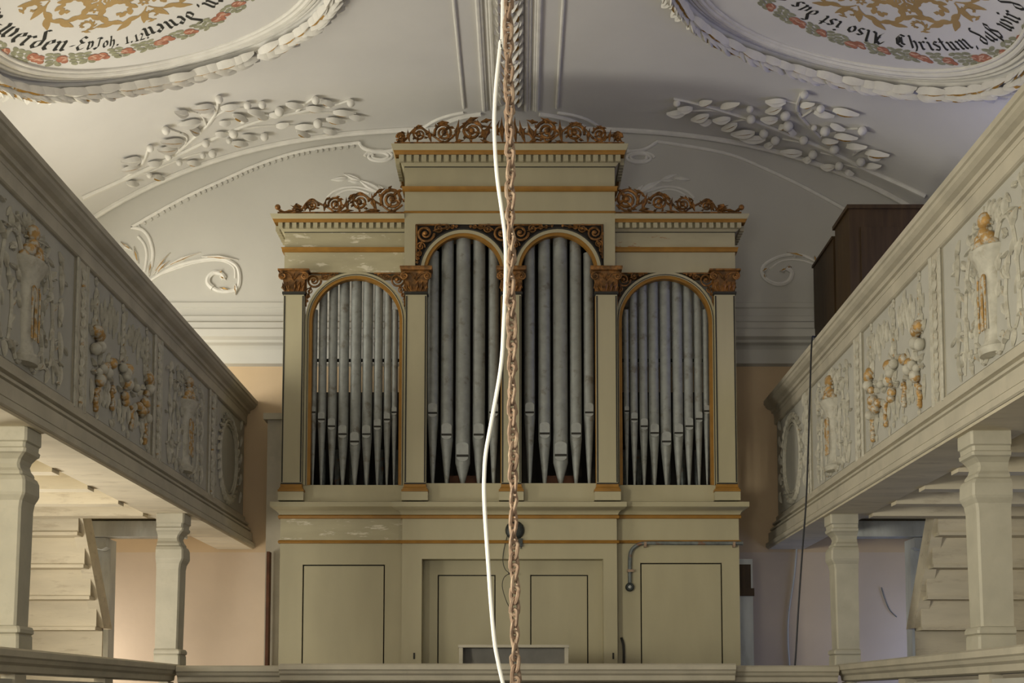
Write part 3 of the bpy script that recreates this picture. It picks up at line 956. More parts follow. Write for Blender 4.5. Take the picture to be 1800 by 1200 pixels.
# pipes: (px x, px diameter, mouth py, top py)
PIPES = [
    [(552, 11, 725, 545), (567, 14.3, 738, 515), (585, 15.5, 750, 496), (604.5, 17.6, 764, 485), (625.6, 18.6, 777, 480), (646, 17.6, 764, 485), (665, 15, 750.5, 496), (681.5, 13.2, 738, 515), (694, 10.5, 725, 545)],
    [(761.5, 19, 727, 443), (786, 21.5, 765, 421), (814, 25.5, 802, 412), (842, 21.5, 765, 416), (868, 19, 726, 430)],
    [(931, 19, 726, 430), (957, 21.5, 763, 416), (985, 25.5, 801, 411), (1012, 20.5, 763, 425), (1035, 18, 726, 446)],
    [(1101, 9.5, 723, 545), (1114, 13.8, 738, 515), (1131, 15.2, 750, 496), (1149, 18, 762, 485), (1169.6, 19, 777, 480), (1191, 18.2, 762, 485), (1209.6, 16.5, 750, 496), (1227, 14.3, 737, 515), (1241, 11.5, 723, 545)]]
def pipe(px, dpx, my, ty, y):
    yy = y + .11
    x = xo(px, 650, yy)
    r = dpx * SPX / 2 * 1.015
    zm, zt, z0 = zo(my, yy), zo(ty, yy), SILL + .0
    zk = zm - r * 1.0                       # where the foot begins
    n = 18
    b = B()
    b.lathe([(r * .22, z0), (r * .3, z0 + .02), (r * .99, zk), (r, zk + .005), (r, zt), (r * .9, zt), (r * .9, zt - .05)], n, (x, yy, 0))
    p = ob('pipe', b, 'pipe', ORG, True)
    # flattened upper lip with rounded top
    hl = r * 1.75
    w = r * .80
    pts = [(-w, zm + .005)] + [(-w, zm + hl * .75)] + [(-w * math.cos(t), zm + hl * .75 + w * .55 * math.sin(t)) for t in [math.pi * k / 8 for k in range(1, 8)]] + [(w, zm + hl * .75), (w, zm + .005)]
    yf = yy - r * 1.0
    ob('upper_lip', B().prism(pts, yf - .006, yf + r * .45, lambda a, z, t: (x + a, t, z)), 'lip', p)
    ob('mouth', B().box(x - w * 1.0, x + w * 1.0, yf - .003, yf + r * .4, zm - max(.012, r * .26), zm + .005), 'line', p)
    zq = zm - max(.012, r * .26)
    pts = [(-w, zq), (w, zq)] + [(w * math.cos(t), zq - w * .75 * math.sin(t)) for t in [math.pi * k / 8 for k in range(1, 8)]]
    ob('lower_lip', B().prism(pts, yf - .004, yf + r * .5, lambda a, z, t: (x + a, t, z)), 'lip', p)
for (x, r0, r1, zs, y), bay in zip(bx, PIPES):
    for q in bay:
        pipe(*q, y)
# inside of the case
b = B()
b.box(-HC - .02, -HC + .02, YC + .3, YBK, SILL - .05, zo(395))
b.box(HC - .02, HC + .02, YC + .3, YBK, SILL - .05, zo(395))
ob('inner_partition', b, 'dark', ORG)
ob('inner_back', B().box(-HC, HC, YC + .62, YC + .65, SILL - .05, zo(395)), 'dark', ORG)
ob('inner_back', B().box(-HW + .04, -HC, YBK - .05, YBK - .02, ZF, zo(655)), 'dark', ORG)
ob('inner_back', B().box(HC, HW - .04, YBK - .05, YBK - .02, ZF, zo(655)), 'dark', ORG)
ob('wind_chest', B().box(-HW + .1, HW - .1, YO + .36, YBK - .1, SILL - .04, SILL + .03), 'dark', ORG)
for c in (816, 985):
    ob('wooden_rail', B().box(xo(c - 28), xo(c + 28), YC + .4, YC + .46, zo(840), zo(826)), 'redwood', ORG)
for s in (-1, 1):
    ob('pipe_rack', B().box(min(s * HC, s * (HW - .05)), max(s * HC, s * (HW - .05)), YO + .17, YO + .19, zo(627), zo(622)), 'dark', ORG)
    for k in range(7):
        x = s * (HC + .12 + k * .14)
        ob('inner_pipe', B().lathe([(.012, SILL + .02), (.028, SILL + .12), (.028, SILL + .42)], 8, (x, YO + .5, 0)), 'zinc', ORG, True)
    # case sides above the sill
    ob('case_side', B().box(min(s * HW, s * (HW - .035)), max(s * HW, s * (HW - .035)), YO + .03, YO + .30, SILL, zo(440)), 'case', ORG)

# ---- pilasters
PIL = [(516.5, 36, YO, 478), (731.5, 37, YC, 473), (899, 34, YC, 473), (1066, 37, YC, 473), (1274, 36, YO, 478)]
for c, w, y, ct in PIL:
    x, h = xo(c, 650, y), w * SPX / 2
    e = ob('pilaster', B().box(x - h, x + h, y - .055, y + .04, zo(851, y), zo(518, y)), 'case', ORG)
    for s in (-1, 1):
        ob('pilaster_line', B().box(x + s * (h - .010) - .006, x + s * (h - .010) + .006, y - .058, y - .05, zo(849, y), zo(523, y)), 'line', e)
    ob('pilaster_line', B().box(x - h, x + h, y - .06, y - .04, zo(852.5, y), zo(850, y)), 'line', e)
    b = moulding(x - h, x + h, y - .055, [(.002, zo(866, y)), (.024, zo(865.5, y)), (.024, zo(862, y)), (.014, zo(861.5, y)), (.014, zo(859.5, y)), (.004, zo(857, y)), (.004, zo(852, y))], yB=y + .03)
    ob('gold_base', b, 'ochre_trim', e)
    ob('plinth', B().box(x - h - .022, x + h + .022, y - .078, y + .03, zo(881, y), zo(866, y)), 'case', e)
    # carved capital: bell, acanthus, volutes, abacus
    cp = ob('capital', moulding(x - h, x + h, y - .055, [(.0, zo(519, y)), (.006, zo(518, y)), (.0, zo(515, y)), (.004, zo(500, y)), (.016, zo(485, y)), (.02, zo(481, y))], yB=y + .03), 'carve', ORG, True)
    ob('abacus', moulding(x - h, x + h, y - .055, [(.02, zo(481, y)), (.045, zo(479.5, y)), (.05, zo(ct + 3, y)), (.05, zo(ct, y))], yB=y + .03), 'carve', cp)
    ob('necking', moulding(x - h, x + h, y - .055, [(0, zo(521, y)), (.012, zo(520, y)), (.012, zo(516, y)), (0, zo(515.5, y))], yB=y + .03), 'line', cp)
    for s in (-1, 1):
        cx_, cz_ = x + s * (h + .006), zo(490, y)
        sp = [(cx_ + s * math.cos(t) * (.036 - .0026 * t), y - .085, cz_ + math.sin(t) * (.036 - .0026 * t)) for t in [1.6 - k * .6 for k in range(18)]]
        sp = [(cx_ + s * math.cos(1.6 - u) * (.036 - .0028 * u), y - .085, cz_ + math.sin(1.6 - u) * (.036 - .0028 * u)) for u in [k * .55 for k in range(20)]]
        ob('volute', B().tube(sp, .010, 5), 'carve', cp, True)
        ob('volute_arm', B().tube(smooth_path([(cx_ , y - .08, cz_ + .034), (x + s * h * .5, y - .075, cz_ + .028), (x + s * h * .15, y - .075, cz_ - .012)], 4), .009, 5), 'carve', cp, True)
    for k in range(-2, 3):
        leaf('carve', (x + k * h * .42, y - .055, zo(516, y)), (x + k * h * .44, y - .085, zo(500 - (2 - abs(k)) * 1.0, y)), h * .5, (0, -1, .1), cp, .022)
    for k in (-1, 0, 1):
        leaf('carve', (x, y - .06, zo(497, y)), (x + k * .035, y - .075, zo(484, y)), .026, (0, -1, 0), cp, .016)

# ---- carved spandrels
def spiral_pts(cx, cz, r, y, a0, dr, turns=1.6, shrink=.82, n=26):
    return [(cx + r * (1 - shrink * k / (n - 1)) * math.cos(a0 + dr * turns * 2 * math.pi * k / (n - 1)), y,
             cz + r * (1 - shrink * k / (n - 1)) * math.sin(a0 + dr * turns * 2 * math.pi * k / (n - 1))) for k in range(n)]
def volute(parent, cx, cz, r, y, a0, dr, turns=1.6, thick=None, eye=True):
    t = thick or r * .13
    ob('volute', B().tube(spiral_pts(cx, cz, r - t, y, a0, dr, turns), lambda q: t * (1.1 - .3 * q), 5), 'carve', parent, True)
    if eye:
        bud('carve', (cx, y - .004, cz), r * .22, (0, -1, 0), parent, 'rosette')
def spandrel(side, x, r1, zs, zt, xe, y, k):
    """corner between ring and the upright at xe; side -1 left, +1 right"""
    wdt = abs(xe - x)
    e = ob('spandrel', B().tube([(xe - side * .008, y, zt - .01), (xe - side * .008, y, zs + r1 * .30)], .008, 5), 'carve', ORG)
    ob('spandrel_rail', B().tube([(xe, y, zt - .008), (x + side * r1 * .35, y, zt - .008)], .008, 5), 'carve', e)
    # biggest volute in the corner, then smaller ones along both arms
    cands = []
    R1 = r1 + .012
    def fit(cx, cz):
        d = math.hypot(cx - x, cz - zs) - R1
        return min(d, (xe - cx) * side, zt - cz)
    best = max(((fit(x + side * wdt * i / 60, zs + (zt - zs) * j / 60), x + side * wdt * i / 60, zs + (zt - zs) * j / 60) for i in range(61) for j in range(61)))
    cands.append((best[1], best[2], best[0]))
    for arm in (0, 1):
        px_, pz_, pr_ = cands[0]
        for q in range(4):
            bb = None
            for i in range(61):
                for j in range(61):
                    cx, cz = x + side * wdt * i / 60, zs + (zt - zs) * j / 60
                    if (arm == 0 and (cx - px_) * side > -pr_ * .4) or (arm == 1 and cz > pz_ - pr_ * .4):
                        continue
                    f = min(fit(cx, cz), math.hypot(cx - px_, cz - pz_) - pr_ * .95)
                    if bb is None or f > bb[0]:
                        bb = (f, cx, cz)
            if bb is None or bb[0] < .010:
                break
            px_, pz_, pr_ = bb[1], bb[2], bb[0]
            cands.append((px_, pz_, pr_))
    for i, (cx, cz, r) in enumerate(cands):
        volute(e, cx, cz, r * 1.12, y, 1.2 * i, 1 if i % 2 else -1, 1.7, max(.006, r * .15), eye=r > .03)
        if i:
            leaf('carve', (cx, y, cz), (cx + (cands[0][0] - cx) * .5, y, cz + (cands[0][1] - cz) * .5), r * .9, (0, -1, 0), e, .014)
zt_s, zt_c = zo(479), zo(394, YC)
for i, (x, r0, r1, zs, y) in enumerate(bx):
    if i in (0, 3):
        l, r = (xo(535), xo(712)) if i == 0 else (xo(1084), xo(1256))
        spandrel(-1, x, r1, zs, zt_s, l, y - .005, i)
        spandrel(1, x, r1, zs, zt_s, r, y - .005, i)
    else:
        l, r = (xo(731, 420, YC), xo(898, 420, YC)) if i == 1 else (xo(898, 420, YC), xo(1060, 420, YC))
        spandrel(-1, x, r1, zs, zt_c, l, y - .006, i)
        spandrel(1, x, r1, zs, zt_c, r, y - .006, i)
# field above the arches: middle board with arched openings, dark ground behind the carving
def arch_board(xL, xR, zt, bays, y0, y1, zlow):
    b = B()
    xs = set([xL, xR])
    for x, r in bays:
        for k in range(33):
            xs.add(x + r * math.cos(math.pi * k / 32))
    xs = sorted(q for q in xs if xL - 1e-6 <= q <= xR + 1e-6)
    def zat(q):
        z = zlow
        for x, r, zs in [(b_[0], b_[1], zs0) for b_ in bays]:
            if abs(q - x) <= r + 1e-6:
                z = max(z, zs + math.sqrt(max(0, r * r - (q - x) ** 2)))
        return z
    for a, c in zip(xs, xs[1:]):
        za, zc = zat(a + 1e-5), zat(c - 1e-5)
        b.hexa([(a, y0, za), (c, y0, zc), (a, y1, za), (c, y1, zc), (a, y0, zt), (c, y0, zt), (a, y1, zt), (c, y1, zt)])
    return b
zs0 = bx[1][3]
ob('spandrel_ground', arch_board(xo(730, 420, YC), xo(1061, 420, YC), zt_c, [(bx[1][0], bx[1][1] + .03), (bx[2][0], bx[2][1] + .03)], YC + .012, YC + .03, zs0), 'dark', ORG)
b = B()
b.box(-HC, xo(730, 420, YC), YC, YC + .06, zo(480, YC), zo(373, YC))
b.box(xo(1061, 420, YC), HC, YC, YC + .06, zo(480, YC), zo(373, YC))
b.box(xo(730, 420, YC), xo(1061, 420, YC), YC, YC + .06, zt_c, zo(373, YC))
ob('tower_field', b, 'case', ORG)
for z0, z1 in ((337, 329), (374.5, 371.5)):
    ob('gold_bead', moulding(-HC, HC, YC, [(0, zo(z0, YC)), (.02 if z1 < 340 else .006, zo(z0 - .5, YC)), (.02 if z1 < 340 else .006, zo((z0 + z1) / 2, YC)), (.026 if z1 < 340 else .006, zo(z1, YC)), (0, zo(z1 - 1, YC))]), 'ochre_trim', ORG)
ob('tower_frieze', moulding(-HC, HC, YC, [(0, zo(372, YC)), (0, zo(290, YC))]), 'case', ORG)

# ---- upper cornices with teeth
DENT = B().box(-.5, .5, -.5, .5, -.5, .5).mesh('dentil', ['case'])
def upper_cornice(xL, xR, y, p, l, r, pitch, n0, f=1.):
    Q = lambda l_: [(o, zo(p + k * f, y - o)) for o, k in l_]
    c = ob('cornice', moulding(xL, xR, y, Q([(0, 41), (.012, 40), (.035, 34), (.035, 31.5), (.05, 31), (.05, 19)]), l, r), 'case', ORG)
    ob('cornice_line', moulding(xL, xR, y, Q([(.004, 42), (.004, 40.5)]), l, r, y + .02), 'line', c)
    ob('gold_fascia', moulding(xL, xR, y, Q([(.05, 19.5), (.085, 19.5), (.092, 15), (.10, 11.5)]), l, r), 'ochre_trim', c)
    ob('cornice_cap', moulding(xL, xR, y, Q([(.10, 11.5), (.108, 8), (.115, 3), (.12, 0)]) + [(.02, zo(p, y - .12) + .004)], l, r), 'case', c)
    ztop_, zbot_ = zo(p + 20 * f, y - .086), zo(p + 31 * f, y - .086)
    h = ztop_ - zbot_
    zc_ = (ztop_ + zbot_) / 2
    a, e_ = (xL - .06 if l else xL + .02), (xR + .06 if r else xR - .02)
    n = n0
    for k in range(n):
        x = a + (e_ - a) * (k + .5) / n
        put('dentil', DENT, c, Matrix.Translation((x, y - .068, zc_)) @ Matrix.Diagonal((pitch, .036, h, 1)))
    if l or r:
        for k in range(6):
            for s, on, xx in ((-1, l, xL), (1, r, xR)):
                if on:
                    put('dentil', DENT, c, Matrix.Translation((xx + s * .068, y + .02 + k * .07, zc_)) @ Matrix.Diagonal((.036, pitch, h, 1)))
    return c
upper_cornice(-HC, HC, YC, 252, True, True, .046, 30)
def side_top(xL, xR, l, r, fm):
    y = YO
    upper_cornice(xL, xR, y, 375, l, r, .040, 18, .8)
    ob('side_frieze', moulding(xL, xR, y, [(0, zo(437, y)), (0, zo(408, y))], False, False), fm, ORG)
    ob('gold_bead', moulding(xL, xR, y, [(0, zo(443.5, y)), (.02, zo(443, y)), (.022, zo(439, y)), (.03, zo(436, y)), (0, zo(435, y))], l, r), 'ochre_trim', ORG)
    ob('side_frieze', moulding(xL, xR, y, [(0, zo(479, y)), (0, zo(442, y))], False, False, y + .08), 'case_pale' if xL < 0 else 'case', ORG)
side_top(-HW, -HC, True, False, 'case_pale')
side_top(HC, HW, False, True, 'case_chip')

# ---- pierced crests
def crest(y, zbase, vol, leaves, xr, name):
    e = ob('crest', B().box(xr[0], xr[1], y - .012, y + .012, zbase, zbase + .014), 'carve', ORG)
    # waving stem that runs over one volute and under the next
    wv = []
    for i, (px, py, r, a0, d) in enumerate(sorted(vol)):
        p = atY(px, py, y)
        q = r * SPX * 1.0
        u = 1 if i % 2 else -1
        wv += [(p.x - q * .85, y, p.z + u * q * .45), (p.x, y, p.z + u * q * .97), (p.x + q * .85, y, p.z + u * q * .45)]
    ob('stem', B().tube(smooth_path(wv, 4), .010, 6), 'carve', e, True)
    rn = random.Random(len(vol))
    for i, (px, py, r, a0, d) in enumerate(vol):
        p = atY(px, py, y)
        volute(e, p.x, p.z, r * SPX * 1.06, y, a0, d, 1.9, max(.011, r * SPX * .14))
        for k in range(7):
            a = 2 * math.pi * k / 7 + rn.uniform(-.3, .3)
            q = r * SPX
            z1 = max(zbase + .015, p.z + q * 1.12 * math.sin(a + .35 * d))
            if abs(p.x + q * 1.2 * math.cos(a)) > max(abs(xr[0]), abs(xr[1])) - .01:
                continue
            leaf('carve', (p.x + q * .8 * math.cos(a), y, p.z + q * .8 * math.sin(a)), (p.x + q * 1.2 * math.cos(a + .35 * d), y - .015, z1), q * .32, (0, -1, 0), e, .02)
        # a leaf inside and a tip outside each volute
        q = r * SPX
        for a in (a0 + 2.2 * d, a0 + 3.6 * d, a0 + 5.2 * d):
            leaf('carve', (p.x + q * .25 * math.cos(a), y - .004, p.z + q * .25 * math.sin(a)), (p.x + q * .85 * math.cos(a + .5 * d), y - .012, p.z + q * .85 * math.sin(a + .5 * d)), q * .38, (0, -1, 0), e, .016)
    for x0, y0, x1, y1, w in leaves:
        leaf('carve', atY(x0, y0, y), atY(x1, y1, y) + Vector((0, -.02, 0)), w * SPX, (0, -1, 0), e, .02)
    return e
def mirror(v, l, ax):
    return ([(2 * ax - p[0], p[1], p[2], math.pi - p[3], -p[4]) for p in v], [(2 * ax - q[0], q[1], 2 * ax - q[2], q[3], q[4]) for q in l])
vs = [(689, 350.5, 22, 3.6, -1), (633, 355, 17, .2, 1), (590, 359, 14.5, 3.4, -1), (549, 361, 11.5, .2, 1), (523, 366, 8, 3.2, -1)]
ls = [(662, 371, 655, 340, 12), (668, 370, 650, 366, 10), (612, 371, 611, 347, 10), (570, 371, 572, 351, 9), (536, 371, 538, 357, 8), (520, 369, 497, 371, 7), (535, 371, 512, 360, 6), (660, 340, 676, 331, 9), (704, 330, 708, 326, 6), (640, 372, 668, 369, 8), (600, 372, 622, 369, 8), (500, 372, 487, 366, 7), (655, 348, 664, 336, 6), (612, 350, 622, 340, 6), (572, 353, 580, 346, 5)]
zs_ = zo(373.5, YO - .06) - .01
cr1 = crest(YO - .06, zs_, vs, ls, (xo(486), xo(711)), 'left')
bud('carve', atY(488.5, 364.5, YO - .06), 5.2 * SPX, (0, -1, 0), cr1, 'end_knob', 1)
v2, l2 = mirror(vs, ls, 895.5)
cr2 = crest(YO - .06, zs_, v2, l2, (xo(1081), xo(1305)), 'right')
bud('carve', atY(1303, 365, YO - .06), 5.2 * SPX, (0, -1, 0), cr2, 'end_knob', 1)
vc = [(705, 241, 9.5, 3.2, -1), (737, 236, 14, .2, 1), (780, 233, 18, 3.4, -1), (830, 230, 20, .3, 1)]
lc = [(720, 249, 719, 228, 8), (758, 250, 756, 226, 9), (803, 250, 805, 211, 12), (850, 250, 862, 214, 14), (855, 250, 848, 222, 10), (868, 250, 876, 212, 13), (884, 250, 884, 206, 12), (860, 250, 845, 244, 10), (818, 216, 840, 206, 12), (768, 218, 788, 214, 9), (730, 225, 742, 220, 7), (878, 238, 868, 225, 9), (845, 215, 865, 210, 10), (800, 250, 815, 246, 8)]
v3, l3 = mirror(vc, lc, 895.5)
crest(YC - .09, zo(251, YC - .09) - .01, vc + v3, lc + l3 + [(895.5, 250, 895.5, 203, 13)], (xo(695, 251, YC), xo(1096, 251, YC)), 'middle')

# ---------------------------------------------------------------- things fixed to the organ
e = empty('alarm_bell')
tag(e, 'round dark metal bell on the organ front behind the hanging chain', 'bell')
p = atY(905, 932, YC)
ob('dome', B().lathe([(.085, 0), (.088, -.012), (.08, -.03), (.055, -.045), (.02, -.05)], 20, (p.x, YC, p.z), 'y'), 'bell', e, True)
ob('bracket', B().box(p.x + .03, p.x + .07, YC - .03, YC, p.z - .15, p.z - .075), 'bell', e)
ob('clapper', B().tube([(p.x + .055, YC - .03, p.z - .12), (p.x + .055, YC - .02, p.z - .17)], .006, 6), 'bell', e)
w = B()
w.tube(smooth_path([atY(*q, YC - .012) for q in ((892, 940), (886, 965), (884, 985), (888, 1000), (896, 1007))], 5), .0035, 5)
w.tube(smooth_path([atY(*q, YC - .012) for q in ((896, 1007), (886, 1015), (883, 1030), (888, 1050), (895, 1066), (901, 1071))], 5), .0035, 5)
w.tube([atY(894, 1008, YC - .012), atY(900, 1007, YC - .012)], .01, 6)
ob('wire', w, 'bell', e)
e = empty('electric_conduit')
tag(e, 'grey conduit bent down to a round push button on the organ base', 'conduit')
y = YO - .022
P = [atY(*q, y) for q in ((1306, 954.5), (1200, 954.5), (1135, 954.5), (1120, 958), (1110, 967), (1107, 982), (1107, 1024))]
ob('pipe', B().tube(smooth_path(P, 5), .018, 8), 'zinc', e, True)
for px, py in ((1134, 956), (1290, 956), (1108, 1003)):
    p = atY(px, py, y)
    ob('clamp', B().box(p.x - .012, p.x + .012, y - .022, YO, p.z - .03, p.z + .018) if py < 1000 else B().box(p.x - .03, p.x + .03, y - .022, YO, p.z - .012, p.z + .012), 'rust', e)
p = atY(1107, 1031.5, y)
c = ob('button_box', B().lathe([(.04, 0), (.04, -.03), (.03, -.04), (.022, -.04), (.02, -.03)], 18, (p.x, YO, p.z), 'y'), 'bell', e, True)
ob('button', B().lathe([(.016, -.03), (.016, -.046), (.008, -.05)], 12, (p.x, YO, p.z), 'y'), 'lip', c, True)
b = B().tube(smooth_path([atY(*q, YO - .016) for q in ((1092, 1120), (1096, 1135), (1096.5, 1165), (1096, 1215))], 4), .012, 6)
tag(ob('cable_end', b, 'line'), 'short black cable standing beside the right organ base panel', 'cable')

# ================================================================== GALLERIES
def gallery(s, strips_px, label):
    e = empty('gallery')
    tag(e, label, 'gallery', 'upper side galleries')
    X = lambda d: s * (XP - d)              # d: how far a point stands out from the panel face towards the nave
    y0, y1 = 2.0, YW - .01
    def run(name, prof, m='gal', a=y0, c=y1, smooth=False):
        return ob(name, B().prism(prof, a, c, lambda d, z, t: (X(d), t, z)), m, e, smooth)
    T = ZTOP
    run('top_rail', [(-.10, T - .02), (-.06, T), (.10, T), (.13, T - .012), (.13, T - .05), (.118, T - .056), (.112, T - .075), (.09, T - .095), (.06, T - .108), (.055, T - .118), (.055, T - .135), (.035, T - .14), (.03, T - .165), (-.10, T - .165)])
    run('upper_frieze', [(-.03, T - .165), (.026, T - .165), (.026, T - .245), (.016, T - .252), (0, T - .256), (-.03, T - .256)])
    run('panel_field', [(-.03, T - .25), (0, T - .25), (0, 1.78), (-.03, 1.78)], 'galfield')
    run('lower_frieze', [(-.03, 1.83), (0, 1.83), (.012, 1.82), (.022, 1.812), (.022, 1.755), (-.03, 1.755)])
    run('base_cornice', [(-.06, 1.756), (.03, 1.756), (.06, 1.748), (.06, 1.732), (.032, 1.726), (.045, 1.702), (.085, 1.69), (.085, 1.674), (.06, 1.666), (.068, 1.658), (.10, 1.648), (.10, 1.568), (.08, 1.56), (.13, 1.545), (.13, 1.508), (.12, 1.50), (-.06, 1.50)])
    run('beam', [(-.26, 1.70), (-.061, 1.70), (-.061, 1.499), (.115, 1.499), (.105, 1.488), (-.25, ZBOT)], 'limewash')
    # floor and joists
    xs = sorted((s * (XP + .05), s * XWALL))
    ob('floor_deck', B().box(*xs, y0, y1, 1.76, 1.80), 'limewash', e)
    jm = B().box(xs[0] + .205 if s > 0 else xs[0], xs[1] if s > 0 else xs[1] - .205, -.07, .07, 1.465, 1.62).mesh('joist', ['limewash'])
    for y in (5.0, 5.7, 6.4, 7.1, 7.78, 8.45, 9.15, 9.85, 10.5):
        put('joist', jm, e, Matrix.Translation((0, y, 0)))
    ob('soffit_boards', B().box(*xs, y0, y1, 1.62, 1.65), 'limewash', e)
    run('header_beam', [(-1.9, 1.60), (-.27, 1.60), (-.27, 1.46), (-1.9, 1.46)], 'bluewash', 11.72, 11.9)
    # panels between upright garland strips
    ys = [atX(px, 600, s * XP).y for px in strips_px]
    step = (ys[-1] - ys[0]) / (len(ys) - 1)
    ys = [ys[0] - step * 2, ys[0] - step] + ys + [YW + .15]
    zl, zh = 1.80, T - .256
    Hh = zh - zl
    NN = Vector((-s, 0, 0))
    for y in ys[:-1]:
        st = ob('strip', B().box(*sorted((X(0), X(.018))), y - .10, y + .10, zl, zh), 'gal', e)
        for q in (-.098, -.07, .07, .098):
            ob('bead', B().tube([(X(.020), y + q, zl), (X(.020), y + q, zh)], .010 if abs(q) > .08 else .006, 6), 'relief', st)
        z = zh - .04
        k = 0
        while z > zl + .08:
            leaf('relg' if k % 2 else 'rel', (X(.018), y + (.012 if k % 2 else -.012), z), (X(.03), y + (-.02 if k % 2 else .02), z - .085), .05, NN, st, .022)
            if k % 3 == 1:
                bud('relief_gold' if k % 2 else 'relief', (X(.02), y, z - .05), .018, NN, st)
            z -= .062
            k += 1
    kinds = ['fruit', 'urn', 'urn', 'fruit', 'urn', 'oval']
    # near to far: urn, fruit, urn, oval
    order = ['fruit', 'urn', 'fruit', 'urn', 'oval']
    for i, (a, c) in enumerate(zip(ys, ys[1:])):
        yc, hw = (a + c) / 2, (c - a) / 2 - .13
        if c > YW:
            yc, hw = (a + .12 + YW - .16) / 2, (YW - .16 - a - .12) / 2
        kind = order[i]
        if i == 0:
            continue
        p = ob('relief_panel', B().box(*sorted((X(-.002), X(.004))), yc - hw, yc + hw, zl + .03, zh - .01), 'galfield', e)
        P = lambda u, v, d=.005: Vector((X(d), yc + u, zl + v * Hh / .95))
        def L(u0, v0, u1, v1, w, kd='rel', h=None):
            leaf(kd, P(u0, v0), P(u1, v1, .012), w * .8, NN, p, h or max(.02, w * .5))
        def Tb(name, pts, r0, r1=None, m='relief'):
            r1 = r1 or r0
            ob(name, B().tube(smooth_path([P(*q, .008) for q in pts], 5), lambda t: r0 + (r1 - r0) * t, 6), m, p, True)
        rnd = random.Random(i * 7 + 3)
        g = min(1, hw / .70)
        if kind == 'urn':
            k = g
            pr = [(.01, .055), (.09, .065), (.105, .10), (.06, .135), (.052, .18), (.066, .36), (.082, .52), (.09, .56), (.13, .62), (.14, .645), (.12, .66)]
            b = B()
            m_ = 9
            for r, v in pr:
                for j in range(m_):
                    t = math.pi * j / (m_ - 1)
                    q = P(r * 1.15 * math.cos(t), v, .004 + r * .75 * math.sin(t))
                    b.v.append(tuple(q))
            for a_ in range(len(pr) - 1):
                for j in range(m_ - 1):
                    b.face([a_ * m_ + j, a_ * m_ + j + 1, (a_ + 1) * m_ + j + 1, (a_ + 1) * m_ + j])
            ob('vase', b, 'relief', p, True)
            for u in (-.030, .030):
                Tb('flute_edge', [(u - .018, .20), (u - .024, .46), (u - .012, .50), (u + .012, .50), (u + .024, .46), (u + .018, .20)], .006, .006, 'relief_gold')
            for q in p.children:
                if q.name.startswith('flute_edge'):
                    q.location.x -= s * .052
            for u in (-.11, .11):
                Tb('foot_scroll', [(u * .4, .10), (u, .05), (u * 1.5, .08), (u * 1.45, .15), (u * 1.1, .14)], .016, .010)
            for u, v, r in ((-.06, .70, .045), (.05, .69, .048), (.0, .75, .042), (-.11, .655, .035), (.11, .65, .038), (.09, .74, .035)):
                bud('relief_gold', P(u, v), r, NN, p, 'fruit', .9, .6)
            bud('relief_gold', P(0, .82), .05, NN, p, 'flower_head', .8, .5)
            for k2 in range(12):
                t = k2 * math.pi / 6
                L(.045 * math.cos(t), .82 + .045 * math.sin(t), .085 * math.cos(t), .82 + .085 * math.sin(t), .03, 'relg')
            for u in (-.3, -.2, -.1, -.03, .05, .13, .22, .3):
                L(u * .35, .82, u, .94 - abs(u) * .32, .05)
                L(u * .8, .80 - abs(u) * .1, u * 1.3, .86 - abs(u) * .35, .035)
            for q in (-1, 1):
                Tb('acanthus_stalk', [(q * .10, .66), (q * .16, .74), (q * .24, .76), (q * .32, .70), (q * .37, .58), (q * .40, .40), (q * .42, .20), (q * .44, .06)], .018, .010)
                Tb('acanthus_stalk', [(q * .40, .34), (q * .39, .20), (q * .33, .12), (q * .26, .14), (q * .24, .22)], .014, .010)
                Tb('acanthus_stalk', [(q * .24, .20), (q * .22, .34), (q * .25, .48), (q * .28, .52)], .016, .008)
                for u0, v0, u1, v1, w in ((.16, .74, .20, .84, .06), (.24, .76, .30, .85, .06), (.20, .70, .27, .64, .05), (.34, .66, .42, .74, .06), (.36, .60, .31, .52, .05),
                                           (.39, .48, .46, .56, .05), (.40, .40, .35, .30, .04), (.26, .14, .18, .08, .06), (.24, .22, .18, .30, .05), (.23, .32, .17, .40, .045),
                                           (.25, .44, .30, .54, .05), (.26, .42, .21, .50, .045), (.33, .12, .30, .03, .05), (.42, .20, .49, .12, .05), (.41, .30, .48, .34, .045),
                                           (.50, .80, .52, .62, .05), (.52, .60, .50, .42, .05), (.51, .40, .53, .22, .05), (.47, .88, .53, .78, .05), (.12, .50, .17, .58, .05), (.10, .36, .15, .44, .045), (.55, .20, .50, .04, .05)):
                    L(q * u0 * g, v0, q * u1 * g, v1, w, 'relg' if rnd.random() < .4 else 'rel')
            for k2 in range(46):
                q = rnd.choice((-1, 1))
                u, v = rnd.uniform(.17, .60) * g, rnd.uniform(.06, .88)
                a_ = rnd.uniform(-2.2, 2.2) + math.pi / 2
                l_ = rnd.uniform(.05, .10)
                L(q * u, v, q * (u + l_ * math.cos(a_)), min(.92, max(.03, v + l_ * math.sin(a_))), rnd.uniform(.025, .04), 'relg' if k2 % 3 == 0 else 'rel')
        elif kind == 'fruit':
            for k2 in range(40):
                u, v = rnd.uniform(-.66, .66) * g, rnd.choice((rnd.uniform(.06, .22), rnd.uniform(.62, .84)))
                L(u, v, u + rnd.uniform(-.03, .03), v + (.09 if v > .5 else -.05), rnd.uniform(.022, .036), 'relg' if k2 % 3 == 0 else 'rel')
